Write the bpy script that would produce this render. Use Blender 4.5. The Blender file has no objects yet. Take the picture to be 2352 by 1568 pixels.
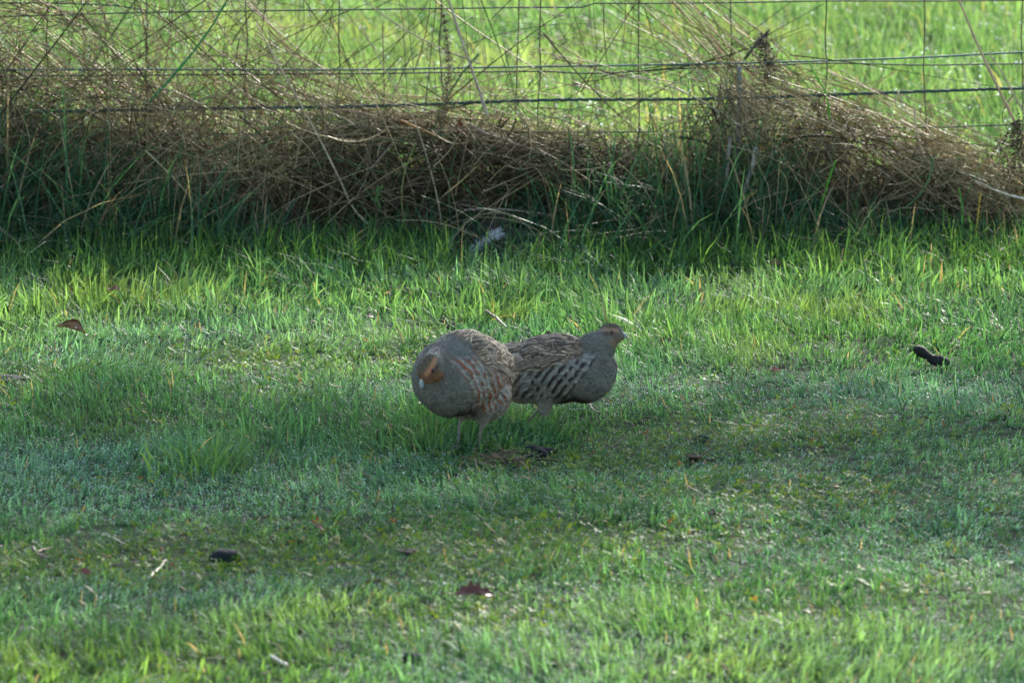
import bpy, math, random
import numpy as np
from mathutils import Vector, Matrix

C = bpy.context.scene.collection
S = bpy.context.scene
RNG = np.random.default_rng(7)
random.seed(7)

# ------------------------------------------------------------------ camera
H = 1.83
F = 12000.0                       # focal length in units of a 2352-wide frame
TH = math.atan(1614.0 / F)        # downward pitch
cam = bpy.data.cameras.new('camera')
cam.sensor_width = 36.0
cam.lens = 36.0 * F / 2352.0
cam.clip_start = 0.1
cam.clip_end = 2000.0
cam.dof.use_dof = True
cam.dof.focus_distance = 13.2
cam.dof.aperture_fstop = 8.5
camo = bpy.data.objects.new('camera', cam)
camo.location = (0, 0, H)
camo.rotation_euler = (math.pi / 2 - TH, 0, 0)
C.objects.link(camo)
S.camera = camo

# ------------------------------------------------------------------ light
SUN_EL, SUN_AZ = math.radians(27), math.radians(17)     # azimuth from +Y towards +X
w = bpy.data.worlds.new('World')
S.world = w
w.use_nodes = True
nt = w.node_tree
nt.nodes.clear()
sky = nt.nodes.new('ShaderNodeTexSky')
sky.sky_type = 'NISHITA'
sky.sun_disc = False
sky.sun_elevation = SUN_EL
sky.sun_rotation = SUN_AZ
bgn = nt.nodes.new('ShaderNodeBackground')
bgn.inputs[1].default_value = 0.15
out = nt.nodes.new('ShaderNodeOutputWorld')
nt.links.new(sky.outputs[0], bgn.inputs[0])
nt.links.new(bgn.outputs[0], out.inputs[0])
sd = bpy.data.lights.new('sun', 'SUN')
sd.energy = 4.6
sd.angle = math.radians(0.5)
sd.color = (1.0, 0.95, 0.86)
so = bpy.data.objects.new('sun', sd)
sv = Vector((math.sin(SUN_AZ) * math.cos(SUN_EL), math.cos(SUN_AZ) * math.cos(SUN_EL), math.sin(SUN_EL)))
so.rotation_euler = sv.to_track_quat('Z', 'Y').to_euler()
so.location = (10, 30, 20)
C.objects.link(so)
S.view_settings.view_transform = 'Standard'
S.view_settings.look = 'None'
S.view_settings.exposure = 1.6
S.view_settings.gamma = 1.0
S.render.engine = 'CYCLES'
S.cycles.max_bounces = 6
S.cycles.transparent_max_bounces = 4
S.cycles.caustics_reflective = False
S.cycles.caustics_refractive = False
S.cycles.sample_clamp_indirect = 4.0

# ------------------------------------------------------------------ helpers
CT, ST = math.cos(TH), math.sin(TH)


def ray(px, py):
    a = (px - 1176.0) / F
    b = -(py - 784.0) / F
    return np.array([a, CT + b * ST, -ST + b * CT])


def G(px, py, z=0.0):
    """where the line of sight through (px,py) of the 2352x1568 photo meets height z"""
    d = ray(px, py)
    t = (z - H) / d[2]
    return np.array([d[0] * t, d[1] * t, z])


def PT(px, py, Y):
    d = ray(px, py)
    t = Y / d[1]
    return np.array([d[0] * t, Y, H + d[2] * t])


def N8(p, Y):                     # native 2560 px -> point at distance Y
    return PT(p[0] * 2352 / 2560, p[1] * 2352 / 2560, Y)


def hsh(ix, iy, seed):
    n = (ix.astype(np.int64) * 374761393 + iy.astype(np.int64) * 668265263 + seed * 1442695041) & 0xFFFFFFFF
    n = ((n ^ (n >> 13)) * 1274126177) & 0xFFFFFFFF
    return ((n ^ (n >> 16)) & 0xFFFF) / 65535.0


def vnoise(x, y, s, seed=0):
    x = np.asarray(x, float) / s + 1000.0
    y = np.asarray(y, float) / s + 1000.0
    ix, iy = np.floor(x), np.floor(y)
    fx, fy = x - ix, y - iy
    fx = fx * fx * (3 - 2 * fx)
    fy = fy * fy * (3 - 2 * fy)
    a, b = hsh(ix, iy, seed), hsh(ix + 1, iy, seed)
    c, d = hsh(ix, iy + 1, seed), hsh(ix + 1, iy + 1, seed)
    return (a * (1 - fx) + b * fx) * (1 - fy) + (c * (1 - fx) + d * fx) * fy


def smooth(a, b, x):
    t = np.clip((np.asarray(x, float) - a) / (b - a), 0, 1)
    return t * t * (3 - 2 * t)


def ground_z(x, y):
    x = np.asarray(x, float)
    y = np.asarray(y, float)
    near = smooth(300, 40, np.hypot(x, y - 15))
    return ((vnoise(x, y, 0.9, 3) - 0.5) * 0.035 + (vnoise(x, y, 0.33, 4) - 0.5) * 0.018) * near


def GZ(px, py):
    p = G(px, py)
    p[2] = float(ground_z(p[0], p[1]))
    return p


def mesh_from(name, V, Fc, mat, parent=None, col=None, smooth_on=True, loc=None):
    """V (n,3); Fc (m,k) equal-size faces or list of such arrays; col (n,3) linear colour"""
    me = bpy.data.meshes.new(name)
    V = np.asarray(V, np.float32)
    Fl = Fc if isinstance(Fc, list) else [Fc]
    Fl = [np.asarray(f, np.int32) for f in Fl if len(f)]
    me.vertices.add(len(V))
    me.vertices.foreach_set('co', V.ravel())
    nl = sum(f.size for f in Fl)
    nf = sum(len(f) for f in Fl)
    me.loops.add(nl)
    me.polygons.add(nf)
    me.loops.foreach_set('vertex_index', np.concatenate([f.ravel() for f in Fl]))
    starts, k = [], 0
    for f in Fl:
        starts.append(k + np.arange(len(f), dtype=np.int32) * f.shape[1])
        k += f.size
    me.polygons.foreach_set('loop_start', np.concatenate(starts).astype(np.int32))
    if smooth_on:
        me.polygons.foreach_set('use_smooth', np.ones(nf, bool))
    me.update(calc_edges=True)
    if col is not None:
        at = me.color_attributes.new('col', 'FLOAT_COLOR', 'POINT')
        c4 = np.ones((len(V), 4), np.float32)
        c4[:, :3] = np.clip(col, 0, 1)
        at.data.foreach_set('color', c4.ravel())
    if mat:
        me.materials.append(mat)
    o = bpy.data.objects.new(name, me)
    C.objects.link(o)
    if parent:
        o.parent = parent
    if loc is not None:
        o.location = loc
    return o


def tag(o, label=None, cat=None, group=None, kind=None):
    if label:
        o['label'] = label
    if cat:
        o['category'] = cat
    if group:
        o['group'] = group
    if kind:
        o['kind'] = kind
    return o


def empty(name, loc, rz=0.0):
    o = bpy.data.objects.new(name, None)
    o.empty_display_size = 0.05
    o.location = loc
    o.rotation_euler = (0, 0, rz)
    C.objects.link(o)
    return o


def attr_mat(name, rough=0.45, spec=0.4, transl=0.0, tr_tint=(1.3, 1.25, 0.5), bump=0.0, bscale=200, nvar=0.0, nscale=60):
    m = bpy.data.materials.new(name)
    m.use_nodes = True
    t = m.node_tree
    t.nodes.clear()
    o = t.nodes.new('ShaderNodeOutputMaterial')
    a = t.nodes.new('ShaderNodeAttribute')
    a.attribute_name = 'col'
    p = t.nodes.new('ShaderNodeBsdfPrincipled')
    p.inputs['Roughness'].default_value = rough
    p.inputs['Specular IOR Level'].default_value = spec
    src = a.outputs['Color']
    if nvar > 0:
        tc = t.nodes.new('ShaderNodeTexCoord')
        nz = t.nodes.new('ShaderNodeTexNoise')
        nz.inputs['Scale'].default_value = nscale
        nz.inputs['Detail'].default_value = 5
        mr = t.nodes.new('ShaderNodeMapRange')
        mr.inputs[3].default_value = 1 - nvar
        mr.inputs[4].default_value = 1 + nvar
        t.links.new(tc.outputs['Object'], nz.inputs['Vector'])
        t.links.new(nz.outputs[0], mr.inputs[0])
        vm = t.nodes.new('ShaderNodeVectorMath')
        vm.operation = 'SCALE'
        t.links.new(src, vm.inputs[0])
        t.links.new(mr.outputs[0], vm.inputs['Scale'])
        src = vm.outputs[0]
    t.links.new(src, p.inputs['Base Color'])
    if bump > 0:
        tc2 = t.nodes.new('ShaderNodeTexCoord')
        n2 = t.nodes.new('ShaderNodeTexNoise')
        n2.inputs['Scale'].default_value = bscale
        b = t.nodes.new('ShaderNodeBump')
        b.inputs['Strength'].default_value = bump
        b.inputs['Distance'].default_value = 0.002
        t.links.new(tc2.outputs['Object'], n2.inputs['Vector'])
        t.links.new(n2.outputs[0], b.inputs['Height'])
        t.links.new(b.outputs[0], p.inputs['Normal'])
    fin = p.outputs[0]
    if transl > 0:
        tr = t.nodes.new('ShaderNodeBsdfTranslucent')
        mu = t.nodes.new('ShaderNodeVectorMath')
        mu.operation = 'MULTIPLY'
        mu.inputs[1].default_value = tr_tint
        t.links.new(src, mu.inputs[0])
        t.links.new(mu.outputs[0], tr.inputs['Color'])
        mx = t.nodes.new('ShaderNodeMixShader')
        mx.inputs[0].default_value = transl
        t.links.new(fin, mx.inputs[1])
        t.links.new(tr.outputs[0], mx.inputs[2])
        fin = mx.outputs[0]
    t.links.new(fin, o.inputs[0])
    return m


M_GRASS = attr_mat('grass_blade', 0.58, 0.22, 0.40, (1.42, 1.42, 0.90))
M_CLOVER = attr_mat('clover_leaf', 0.6, 0.18, 0.35, (1.5, 1.45, 0.55))
M_DRY = attr_mat('dry_straw', 0.6, 0.22, 0.22, (1.1, 1.05, 0.9))
M_FEATHER = attr_mat('plumage', 0.62, 0.22, 0.10, (1.2, 1.1, 1.0), nvar=0.22, nscale=260)
M_SKIN = attr_mat('horn_and_skin', 0.42, 0.4, bump=0.3, bscale=500)
M_LITTER = attr_mat('dead_leaf', 0.5, 0.4, 0.18, (1.3, 1.0, 0.7), bump=0.5, bscale=150, nvar=0.3, nscale=80)
M_STONE = attr_mat('wet_stone_and_clod', 0.8, 0.2, bump=1.0, bscale=260, nvar=0.35, nscale=90)
M_WIRE = attr_mat('weathered_wire', 0.65, 0.3, bump=0.4, bscale=300, nvar=0.3, nscale=120)
M_DOWN = attr_mat('white_down', 0.6, 0.3, 0.3, (1, 1, 1))
M_WOOD = attr_mat('weathered_wood', 0.7, 0.3, bump=0.8, bscale=60, nvar=0.35, nscale=30)

# dew
M_DEW = bpy.data.materials.new('dew_water')
M_DEW.use_nodes = True
_p = M_DEW.node_tree.nodes['Principled BSDF']
_p.inputs['Base Color'].default_value = (0.80, 0.88, 0.90, 1)  # white put into the colour stands in for the sparkle of clear drops
_p.inputs['Roughness'].default_value = 0.22
_p.inputs['Specular IOR Level'].default_value = 0.9
_p.inputs['Subsurface Weight'].default_value = 0.0
_tr = M_DEW.node_tree.nodes.new('ShaderNodeBsdfTranslucent')
_tr.inputs[0].default_value = (0.95, 0.97, 0.95, 1)
_mx = M_DEW.node_tree.nodes.new('ShaderNodeMixShader')
_mx.inputs[0].default_value = 0.5
_o = M_DEW.node_tree.nodes['Material Output']
M_DEW.node_tree.links.new(_p.outputs[0], _mx.inputs[1])
M_DEW.node_tree.links.new(_tr.outputs[0], _mx.inputs[2])
M_DEW.node_tree.links.new(_mx.outputs[0], _o.inputs[0])

# soil
M_SOIL = bpy.data.materials.new('mossy_soil')
M_SOIL.use_nodes = True
t = M_SOIL.node_tree
p = t.nodes['Principled BSDF']
p.inputs['Roughness'].default_value = 0.95
p.inputs['Specular IOR Level'].default_value = 0.08
tc = t.nodes.new('ShaderNodeTexCoord')
n1 = t.nodes.new('ShaderNodeTexNoise')
n1.inputs['Scale'].default_value = 14
n1.inputs['Detail'].default_value = 8
cr = t.nodes.new('ShaderNodeValToRGB')
cr.color_ramp.elements[0].position = 0.35
cr.color_ramp.elements[0].color = (0.014, 0.014, 0.007, 1)
cr.color_ramp.elements[1].position = 0.65
cr.color_ramp.elements[1].color = (0.028, 0.075, 0.020, 1)
bm = t.nodes.new('ShaderNodeBump')
bm.inputs['Distance'].default_value = 0.02
t.links.new(tc.outputs['Object'], n1.inputs['Vector'])
t.links.new(n1.outputs[0], cr.inputs[0])
t.links.new(cr.outputs[0], p.inputs['Base Color'])
t.links.new(n1.outputs[0], bm.inputs['Height'])
t.links.new(bm.outputs[0], p.inputs['Normal'])

# ------------------------------------------------------------------ ground: one sheet to the horizon
def build_ground():
    def axis(lo, hi, fine_lo, fine_hi, step):
        a = list(np.arange(fine_lo, fine_hi + 1e-6, step))
        k, s = fine_hi, step
        while k < hi:
            s *= 1.35
            k = min(hi, k + s)
            a.append(k)
        k, s = fine_lo, step
        while k > lo:
            s *= 1.35
            k = max(lo, k - s)
            a.insert(0, k)
        return np.array(a)
    xs = axis(-900, 900, -4, 4, 0.08)
    ys = axis(-300, 1500, 7, 18, 0.08)
    X, Y = np.meshgrid(xs, ys)
    Z = ground_z(X, Y)
    V = np.stack([X.ravel(), Y.ravel(), Z.ravel()], 1)
    nx, ny = len(xs), len(ys)
    i, j = np.meshgrid(np.arange(nx - 1), np.arange(ny - 1))
    a = (j * nx + i).ravel()
    o = mesh_from('ground', V, np.stack([a, a + 1, a + nx + 1, a + nx], 1), M_SOIL)
    o['kind'] = 'structure'


build_ground()


# ------------------------------------------------------------------ blade generator
def blades(x, y, h, wd, lean_az, lean, c0, c1, K=4, z=None, twist=None, curl=1.7):
    """returns V,F,col for N ribbon blades with K levels; lean = horizontal reach / length"""
    n = len(x)
    if z is None:
        z = ground_z(x, y)
    tt = np.linspace(0, 1, K)
    s = tt[None, :]
    reach = lean[:, None] * h[:, None]
    hx = reach * s ** curl
    hz = h[:, None] * np.sqrt(np.clip(1 - 0.75 * np.clip(lean, 0, 1.1)[:, None] ** 2, 0.12, 1)) * (s - 0.28 * np.clip(lean, 0, 1.5)[:, None] * s ** 3)
    dx, dy = np.cos(lean_az)[:, None], np.sin(lean_az)[:, None]
    cx = x[:, None] + dx * hx
    cy = y[:, None] + dy * hx
    cz = z[:, None] + hz - 0.004
    if twist is None:
        twist = RNG.uniform(0, math.pi, n)
    ang = twist[:, None] + s * 0.5
    wx, wy = np.cos(ang), np.sin(ang)
    prof = np.interp(tt, [0, 0.35, 0.75, 1], [0.75, 1.0, 0.62, 0.07])[None, :] * wd[:, None] * 0.5
    L = np.stack([cx - wx * prof, cy - wy * prof, cz], -1)
    R = np.stack([cx + wx * prof, cy + wy * prof, cz + prof * 0.25], -1)
    V = np.stack([L, R], 2).reshape(-1, 3)
    b = (np.arange(n) * K * 2)[:, None] + (np.arange(K - 1) * 2)[None, :]
    Fc = np.stack([b, b + 1, b + 3, b + 2], -1).reshape(-1, 4)
    col = c0[:, None, :] * (1 - s[..., None]) + c1[:, None, :] * s[..., None]
    col = np.repeat(col, 2, axis=1).reshape(-1, 3)
    tips = np.stack([cx[:, -1], cy[:, -1], cz[:, -1]], 1)
    mids = np.stack([cx[:, K // 2 + 0], cy[:, K // 2], cz[:, K // 2]], 1)
    return V, Fc, col, tips, mids


def join(parts):
    Vs, Fs, Cs, k = [], [], [], 0
    for V, Fc, c in parts:
        Vs.append(V)
        Fs.append(Fc + k)
        Cs.append(c)
        k += len(V)
    return np.concatenate(Vs), np.concatenate(Fs), np.concatenate(Cs)


def prisms(P, R, col, sides=3):
    """P (N,K,3) centre lines, R (N,K) radii, col (N,K,3)"""
    N, K, _ = P.shape
    T = np.gradient(P, axis=1)
    T /= np.linalg.norm(T, axis=2, keepdims=True) + 1e-9
    ref = np.zeros_like(T)
    ref[..., 1] = 1.0
    A = np.cross(T, ref)
    A /= np.linalg.norm(A, axis=2, keepdims=True) + 1e-9
    B = np.cross(T, A)
    ph = RNG.uniform(0, 6.28, (N, 1))
    rings = []
    for k in range(sides):
        a = ph + k * 2 * math.pi / sides
        rings.append(P + (A * np.cos(a)[..., None] + B * np.sin(a)[..., None]) * R[..., None])
    V = np.stack(rings, 2).reshape(-1, 3)
    base = (np.arange(N) * K * sides)[:, None, None] + (np.arange(K - 1) * sides)[None, :, None]
    i = np.arange(sides)[None, None, :]
    j = (i + 1) % sides
    Fc = np.stack([base + i, base + j, base + sides + j, base + sides + i], -1).reshape(-1, 4)
    c = np.repeat(col[:, :, None, :], sides, 2).reshape(-1, 3)
    return V, Fc, c


def tube(path, rad, col, sides=8, caps=True):
    """single tube with caps: returns V, [quads, ngon caps], col"""
    P = np.asarray(path, float)[None]
    K = P.shape[1]
    R = (np.asarray(rad, float) * np.ones(K))[None]
    cc = np.asarray(col, float)
    if cc.ndim == 1:
        cc = np.tile(cc, (K, 1))
    V, Fc, c = prisms(P, R, cc[None], sides)
    fl = [Fc]
    if caps:
        fl.append(np.array([list(range(sides))[::-1], list(range((K - 1) * sides, K * sides))]))
    return V, fl, c


def merge(parts):
    """parts with face lists"""
    Vs, Cs, FL, k = [], [], {}, 0
    for V, fl, c in parts:
        for f in (fl if isinstance(fl, list) else [fl]):
            f = np.asarray(f)
            FL.setdefault(f.shape[1], []).append(f + k)
        Vs.append(V)
        Cs.append(c)
        k += len(V)
    return np.concatenate(Vs), [np.concatenate(v) for v in FL.values()], np.concatenate(Cs)


def spline(pts, K):
    """smooth resample through control points"""
    P = np.asarray(pts, float)
    if len(P) == 2:
        return P[0] + (P[1] - P[0]) * np.linspace(0, 1, K)[:, None]
    d = np.r_[0, np.cumsum(np.linalg.norm(np.diff(P, axis=0), axis=1))]
    Q = np.vstack([2 * P[0] - P[1], P, 2 * P[-1] - P[-2]])
    res = []
    for u in np.linspace(0, d[-1], K):
        i = min(np.searchsorted(d, u, 'right') - 1, len(P) - 2)
        f = (u - d[i]) / (d[i + 1] - d[i])
        a, b, c, e = Q[i], Q[i + 1], Q[i + 2], Q[i + 3]
        res.append(0.5 * (2 * b + (c - a) * f + (2 * a - 5 * b + 4 * c - e) * f * f + (3 * b - a - 3 * c + e) * f ** 3))
    return np.array(res)


def mixc(a, b, t):
    t = np.asarray(t)[..., None]
    return np.asarray(a) * (1 - t) + np.asarray(b) * t


def to_px(x, y, z):
    """photo pixel (2352 wide) of world points: used to look up which patch of lawn a blade grows in"""
    d = y * CT + (H - z) * ST
    u = 1176 + F * x / d
    v = 784 + F * (y * ST * 1.0 * 0 + ((H - z) * CT - y * ST)) / d
    return u, v


# patches of the lawn (metres): x, y, radius x, radius y, strength
def blob(px, py, rx, ry):
    g = G(px, py)
    k = g[1] / F
    return g[0], g[1], rx * k, ry * k * g[1] / H


def bl(x, y, spec):
    cx, cy, rx, ry = spec
    return np.exp(-(((x - cx) / rx) ** 2 + ((y - cy) / ry) ** 2))


TUFTS = [(430, 1050, 110, 45, .055), (1040, 985, 120, 45, .06), (760, 1000, 130, 50, .03), (1230, 985, 70, 30, .03),
         (1500, 1420, 170, 60, .035), (1580, 1190, 120, 35, .025), (1650, 830, 90, 30, .05), (1450, 820, 110, 40, .03),
         (300, 900, 200, 60, .025), (620, 1000, 120, 50, .02), (1100, 1470, 200, 60, .015), (2100, 900, 160, 50, .02),
         (150, 960, 150, 50, .02), (1900, 1330, 200, 40, .012)]
TUFTS = [(blob(a, b, c, d), e) for a, b, c, d, e in TUFTS]
FLAT = [(blob(a, b, c, d), e) for a, b, c, d, e in [
    (600, 830, 260, 30, .7), (1250, 1050, 330, 30, .9), (500, 1300, 500, 60, .85), (1100, 1250, 500, 60, .8), (900, 1340, 400, 50, .8),
    (1800, 1010, 300, 60, .6), (1700, 1130, 400, 60, .7), (60, 870, 120, 50, .6), (1500, 1050, 250, 40, .7), (1100, 1420, 250, 40, .7), (1115, 592, 75, 16, 1.2)]]


WARM = [(blob(a, b, c, d), e) for a, b, c, d, e in [
    (600, 830, 330, 40, 1.), (500, 1300, 600, 70, .9), (900, 1420, 550, 60, 1.2), (1900, 1510, 900, 120, 1.1), (300, 1530, 500, 60, .8),
    (1450, 1050, 300, 30, .5), (2300, 1380, 200, 80, .7), (150, 720, 250, 60, .5), (1900, 700, 500, 50, .4), (1500, 1230, 300, 30, .4), (1750, 830, 150, 30, .8)]]


def lawn_height(x, y):
    far = smooth(12.7, 14.3, y + (vnoise(x, y, .8, 11) - .5) * 1.0)
    nearb = smooth(10.1, 9.2, y + (vnoise(x, y, .5, 15) - .5) * .5)
    h = 0.029 + 0.042 * far + .010 * nearb
    h = h * (0.60 + 0.8 * vnoise(x, y, 0.22, 12)) * (0.7 + .6 * vnoise(x, y, .06, 14)) * (0.8 + 0.45 * vnoise(x, y, 0.7, 13))
    for s, e in TUFTS:
        h = h + e * bl(x, y, s)
    fl = np.zeros_like(x)
    for s, e in FLAT:
        fl = np.maximum(fl, e * bl(x, y, s))
    h = h * (1 - 0.42 * fl)
    return h, fl, far


def build_lawn():
    n = 300000
    y = 8.5 + (15.75 - 8.5) * RNG.random(n) ** 0.92
    x = (RNG.random(n) * 2 - 1) * (y * 0.098 * 1.13 + 0.12)
    # the lawn goes on to both sides of what the frame shows
    m = 130000
    ym = RNG.uniform(7.6, 15.75, m)
    xm = RNG.choice([-1, 1], m) * ((ym * 0.098 * 1.13 + 0.12) + 1.7 * RNG.random(m))
    x, y = np.r_[x, xm], np.r_[y, ym]
    n = len(x)
    side = np.arange(n) >= n - m
    # clumping
    gx, gy = vnoise(x, y, .035, 21) - .5, vnoise(x, y, .035, 22) - .5
    x = x + gx * .05
    y = y + gy * .07
    h, fl, far = lawn_height(x, y)
    keep = RNG.random(n) > 0.12 * fl + .66 * far + .2 * (1 - far)
    keep |= side
    x, y, h, fl, far, side = x[keep], y[keep], h[keep], fl[keep], far[keep], side[keep]
    n = len(x)
    rr = RNG.random(n)
    h = h * (0.45 + 0.95 * rr ** 1.6)
    wd = RNG.uniform(.0016, .0046, n) * (1 + .75 * far)
    wd[side] *= 1.35
    wide = RNG.random(n) < .06
    wd[wide] *= 1.7
    # combed directions vary slowly over the lawn
    az = 2 * math.pi * vnoise(x, y, .5, 31) * 1.3 + RNG.normal(0, 1.0, n)
    lean = np.clip(np.abs(RNG.normal(.62, .36, n)) + fl * .25, 0.03, 1.3)
    t1 = RNG.random(n)
    g1 = mixc((.040, .110, .032), (.185, .325, .075), t1 ** 1.5)
    g1 = mixc(g1, (.045, .140, .075), np.clip(vnoise(x, y, .45, 41) * 1.3 - .35, 0, 1) * .8)
    g1 = mixc(g1, (.17, .24, .05), smooth(.6, .9, vnoise(x, y, .3, 42)) * .55 + fl * .2)
    dead = RNG.random(n) < (.015 + .03 * fl)
    g1[dead] = mixc((.38, .28, .12), (.26, .19, .09), RNG.random(dead.sum()))
    # patches: cool blue green turf, and mossy yellow green where it is worn or long
    warm = np.zeros(n)
    for spec in WARM:
        warm = np.maximum(warm, .8 * spec[1] * bl(x, y, spec[0]))
    warm = np.clip(warm * (.5 + vnoise(x, y, .12, 44)), 0, 1)
    cool = np.clip(1 - far - warm, 0, 1) * (.55 + .45 * vnoise(x, y, .5, 45))
    sel = ~dead
    g1[sel] = mixc(g1[sel], np.array((.056, .165, .052)) * (.55 + 1.0 * t1[sel][:, None]), (cool * .75)[sel])
    g1[sel] = mixc(g1[sel], np.array((.19, .28, .05)) * (.5 + .9 * t1[sel][:, None]), (warm * .65)[sel])
    # thin film of dew on the short turf
    dew = np.clip(vnoise(x, y, .55, 43) * 2.2 - .75, 0, 1) * (1 - .7 * far) * (1 - .7 * warm)
    g1[sel] = mixc(g1[sel], np.array((.125, .265, .165)) * (.5 + t1[sel][:, None]), (dew * .6)[sel])
    g1 = g1 * np.clip(1 + RNG.normal(0, .28, n), .4, 1.9)[:, None]
    c0 = g1 * .75
    V, Fc, col, tips, mids = blades(x, y, h, wd, az, lean, c0, g1, curl=1.3)
    o = mesh_from('lawn_grass', V, Fc, M_GRASS, col=col)
    tag(o, 'short dewy green lawn grass covering the ground in front of the fence', 'grass', kind='stuff')
    return tips, mids, dew, far


def octa(P, r):
    n = len(P)
    D = np.array([[1, 0, 0], [-1, 0, 0], [0, 1, 0], [0, -1, 0], [0, 0, 1], [0, 0, -1]], float)
    V = (P[:, None, :] + D[None] * r[:, None, None]).reshape(-1, 3)
    T = np.array([[0, 2, 4], [2, 1, 4], [1, 3, 4], [3, 0, 4], [2, 0, 5], [1, 2, 5], [3, 1, 5], [0, 3, 5]])
    Fc = (T[None] + (np.arange(n) * 6)[:, None, None]).reshape(-1, 3)
    return V, Fc


tips, mids, dewm, farm = build_lawn()
pick = RNG.random(len(tips)) < (.20 + .60 * dewm) * (1 - .1 * farm)
A = tips[pick]
B = mids[(RNG.random(len(mids)) < .14 + .5 * dewm)]
PP = np.concatenate([A, B])
rr = RNG.uniform(.0003, .0011, len(PP))
big = RNG.random(len(PP)) < .015
rr[big] *= 1.8
V, Fc = octa(PP, rr)
o = mesh_from('dew', V, Fc, M_DEW)
tag(o, 'tiny dew drops sparkling on the lawn grass', 'dew', kind='stuff')


def build_clover():
    n = 60000
    y = 8.5 + 5.2 * RNG.random(n)
    x = (RNG.random(n) * 2 - 1) * (y * 0.098 * 1.13 + 0.12)
    fl = np.zeros(n)
    for s, e in FLAT:
        fl = np.maximum(fl, e * bl(x, y, s))
    keep = RNG.random(n) < (fl * 1.1 + .22 * smooth(.45, .8, vnoise(x, y, .25, 51)))
    x, y = x[keep], y[keep]
    n = len(x)
    z = ground_z(x, y) + RNG.uniform(.006, .020, n)
    s = RNG.uniform(.0022, .0050, n)
    parts = []
    col1 = mixc((.045, .125, .035), (.17, .22, .035), RNG.random(n) ** 1.8)
    red = RNG.random(n) < .012
    col1[red] = (.22, .07, .03)
    a0 = RNG.uniform(0, 6.28, n)
    tx, ty = RNG.normal(0, .5, n), RNG.normal(0, .5, n)
    Vs = []
    for k in range(3):
        a = a0 + k * 2.094
        ring = []
        for (r, da) in ((0, 0), (.9, -.55), (1.75, -.38), (1.95, 0), (1.75, .38), (.9, .55)):
            px_, py_ = r * s * np.cos(a + da), r * s * np.sin(a + da)
            ring.append(np.stack([x + px_, y + py_, z + tx * px_ + ty * py_ + .12 * r * s], 1))
        Vs.append(np.stack(ring, 1))
    V = np.stack(Vs, 1).reshape(-1, 3)
    Fc = np.arange(len(V)).reshape(-1, 6)
    col = np.repeat(col1, 18, 0)
    o = mesh_from('clover', V, Fc, M_CLOVER, col=col)
    tag(o, 'low clover and moss leaves carpeting the worn flat patches of lawn', 'clover', kind='stuff')


build_clover()


def build_field():
    n = 185000
    y = 16.35 + 19 * RNG.random(n) ** 1.25
    x = (RNG.random(n) * 2 - 1) * (y * 0.098 * 1.15 + 1.7)
    h = RNG.uniform(.05, .17, n) * (.6 + .8 * vnoise(x, y, .25, 61))
    wd = RNG.uniform(.004, .013, n)
    az = RNG.normal(-2.3, 1.2, n)
    lean = np.clip(np.abs(RNG.normal(.6, .4, n)), .03, 1.3)
    g = mixc((.045, .12, .035), (.20, .33, .12), RNG.random(n) ** 1.3)
    g = mixc(g, (.24, .29, .10), smooth(.5, .9, vnoise(x, y, .6, 62)) * .6)
    g = g * (.65 + .6 * vnoise(x, y, .35, 63))[:, None]
    dead = RNG.random(n) < .02
    g[dead] = (.36, .32, .12)
    V, Fc, col, tips, mids = blades(x, y, h, wd, az, lean, g * .8, g)
    o = mesh_from('field_grass', V, Fc, M_GRASS, col=col)
    tag(o, 'bright sunlit meadow grass filling the field behind the wire fence', 'grass', kind='stuff')
    pk = RNG.random(n) < .035
    P = tips[pk]
    V, Fc = octa(P, RNG.uniform(.002, .0055, len(P)))
    o = mesh_from('field_dew', V, Fc, M_DEW)
    tag(o, 'glinting dew on the meadow grass behind the fence', 'dew', kind='stuff')


build_field()

# ------------------------------------------------------------------ fence line vegetation
YF = 15.85


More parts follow.
